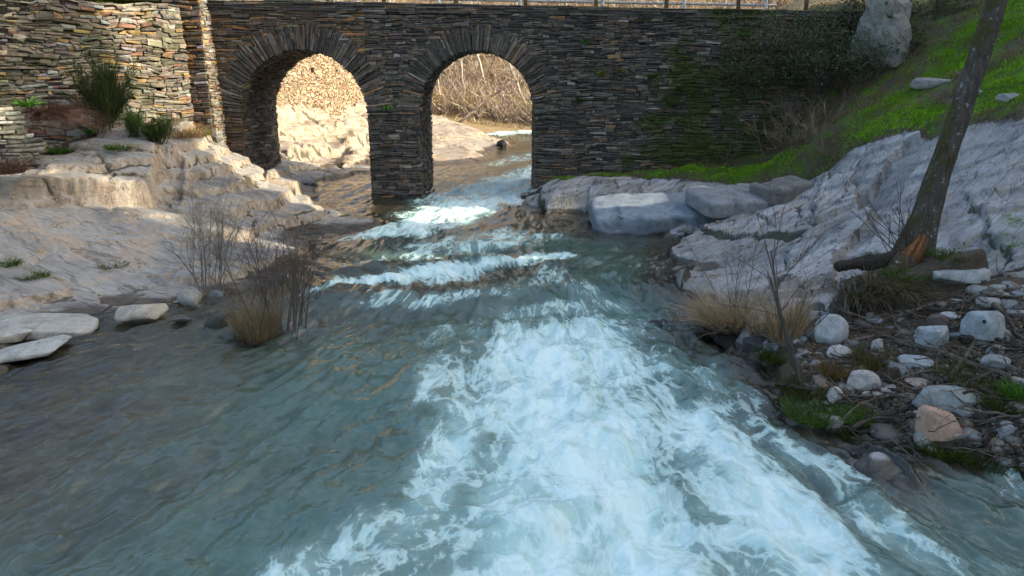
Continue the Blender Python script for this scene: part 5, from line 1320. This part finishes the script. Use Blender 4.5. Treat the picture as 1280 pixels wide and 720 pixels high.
# hidden foot of the wall: moss-green strip where the slab meets the bridge
tv = lambda s, t: LWA + LWD*s - LWN*t
poly = [tuple(tv(a,b)) for a,b in ((.2,.0),(7,.0),(7,1.2),(.2,1.2))]
grass_sheet('grass', 'grass fringe on top of the tall left wall', poly, 700, .22, .014, (.06,.10,.015), (.16,.19,.05), lambda x,y: 6.06+0*x, lambda x,y: sstep(-.2,.2,fbm(x*1.1,y*1.1,145,3)))
grass_sheet('grass', 'grass verge along the edge of the bridge', [(3.5,BY+.1),(12.2,BY+.1),(12.2,BY+.9),(3.5,BY+.9)], 500, .13, .014, (.06,.12,.012), (.15,.24,.03), lambda x,y: btop(x)-.05, lambda x,y: sstep(3,8,x))
# ------------------------------------------------------------------ railings on the bridge
def railing(y, xs, label, tint, h=1.05):
    t = thing('wooden_railing', label, 'railing', (xs[0], y, float(btop(xs[0]))))
    O = np.array([xs[0], y, float(btop(xs[0]))])
    for x in xs:
        mb = MB(); z = float(btop(x)); mb.tube([(x-O[0], 0, z-.5-O[2]), (x-O[0], 0, z+h-O[2])], [.065,.06], 10, True, tint=np.array(tint)*RN.uniform(.8,1.15)); mb.build('post', M_WOOD, t)
    for zz in (.45, .95):
        mb = MB(); mb.tube([(x-O[0], -.07 if y < 26 else .07, float(btop(x))+zz-O[2]) for x in (xs[0]-.4, *xs, xs[-1]+.4)], .045, 8, True, tint=tint); mb.build('rail', M_WOOD, t)
xn = [at(px, 5, BY+.32)[0] for px in (480,570,657,745,833,923,1008)]
railing(BY+.32, xn, 'brown wooden railing along the near edge of the bridge', (.16,.11,.065))
xf = [at(px, 5, BY+BT-.3)[0] for px in (446,548,650,753,855,957)]
railing(BY+BT-.3, xf, 'sunlit grey-white railing along the far edge of the bridge', (.44,.43,.42))
# ------------------------------------------------------------------ thicket and trees upstream
def thicket():
    mb = MB(); n = 3300
    x = r2.uniform(-16,26,n); y = 54.5 + 26*r2.uniform(0,1,n)**1.6; z = ground_z(x, y)
    for i in range(n):
        h = RN.uniform(.8,2.6); c = [(.36,.26,.21),(.42,.34,.28),(.27,.19,.16),(.47,.40,.31)][RN.randrange(4)]
        base = np.array([x[i], y[i], z[i]]); a = RN.uniform(0,6.28)
        for s in range(4):
            d = np.array([math.cos(a+s*1.6+RN.uniform(-.5,.5))*RN.uniform(.2,1.1), math.sin(a+s*1.6)*RN.uniform(.2,1.), RN.uniform(.4,1.2)])
            pts = [base, base+d*h*.5+r2.normal(0,.12,3), base+d*h*.9+r2.normal(0,.25,3)-(0,0,.15)]
            mb.tube(pts, [.030,.020,.008], 3, False, tint=np.array(c)*RN.uniform(.7,1.25))
    # straw and old bracken between the stems
    m = 11000; x = r2.uniform(-16,26,m); y = 53.5 + 30*r2.uniform(0,1,m)**1.5; z = ground_z(x, y)
    f = np.clip(.5+fbm(x*.25,y*.25,151,3),0,1)[:,None]
    blades(mb, np.stack([x,y,z],-1), cone_dirs(m,1.2), r2.uniform(.3,.9,m), np.full(m,.05), .7*r2.uniform(.2,1.2,m), (np.array((.38,.31,.19))*f+np.array((.34,.25,.19))*(1-f))*np.exp(r2.normal(0,.25,(m,1))), 2)
    return tag(mb.build('thicket', M_STRAW, None), 'pinkish-brown leafless thicket and bracken covering the far bank', None, None, 'stuff')
thicket()
def bare_tree(px, Y, h, lean, label, r=.12, tint=(.36,.31,.26), kids=6):
    x, y, _ = at(px, 150, Y); z = float(ground_z(x, y)[0]); t = thing('bare_tree', label, 'tree', (x,y,z), 'leafless trees upstream')
    mb = MB(); top = np.array([lean*h, RN.uniform(-.2,.2), h*.8])
    P = np.linspace([0,0,-.2], top, 9); P[1:-1] += r2.normal(0,.05,(7,3)); mb.tube(P, np.linspace(r,r*.35,9), 8, True, tint=tint); mb.build('trunk', M_TWIG, t)
    mb = MB()
    for k in range(10):
        i = RN.randrange(3,8); a = RN.uniform(0,6.28); grow(mb, P[i], (math.cos(a), math.sin(a), .8), h*RN.uniform(.25,.4), r*.35, 2, kids, .2, 4, np.array(tint)*RN.uniform(.85,1.1))
    mb.build('crown', M_TWIG, t); return t
for a in [(548,56,6.5,.02,'straight grey bare tree just right of the middle pier'),(560,61,8,.33,'pale bare tree slanting right behind the straight one'),(582,58,7,-.10,'bare tree leaning slightly left behind the upstream rock'),(607,60,8,-.22,'bare tree leaning left in the middle of the right arch'),
          (640,63,8,.06,'bare tree near the right side of the right arch'),(660,57,6,-.35,'bare tree bent far left at the right edge of the right arch'),(700,66,11,.1,'tall bare tree showing above the bridge wall'),(500,64,11,-.1,'tall bare tree behind the bridge pier'),(880,60,10,.12,'bare tree behind the railing at right'),(790,70,12,-.1,'bare tree on the hillside behind the railing')]:
    bare_tree(*a)
p = at(570,160,47); mb = MB(); P = np.linspace([0,0,0.1],[3.3,1.5,2.6],9); P[1:-1] += r2.normal(0,.06,(7,3)); mb.tube(P, np.linspace(.10,.03,9), 7, True, tint=(.20,.15,.12))
for k in range(8): grow(mb, P[RN.randrange(2,9)-1], (1,RN.uniform(-.6,.6),RN.uniform(-.1,.8)), RN.uniform(.8,1.6), .03, 1, 4, .2, 4, (.24,.18,.15))
o = mb.build('fallen_branch', M_TWIG, None); o.location = (p[0], p[1], float(ground_z(p[0],p[1])[0])); tag(o, 'dark fallen branch slanting up to the right over the upstream rock', 'branch')
for px, lab, c in [(668,'yellow-green bush on the far bank at the right edge of the arch',(.22,.21,.05)),(590,'ochre bush in the middle of the far bank',(.34,.25,.09)),(545,'straw-coloured bush beside the straight bare tree',(.33,.25,.12))]:
    x, y, _ = at(px, 150, 55.5); leafy('bush', (x, y, float(ground_z(x,y)[0])), (2.0,1.4,1.3), 1200, .09, c, lab, twigs=20)
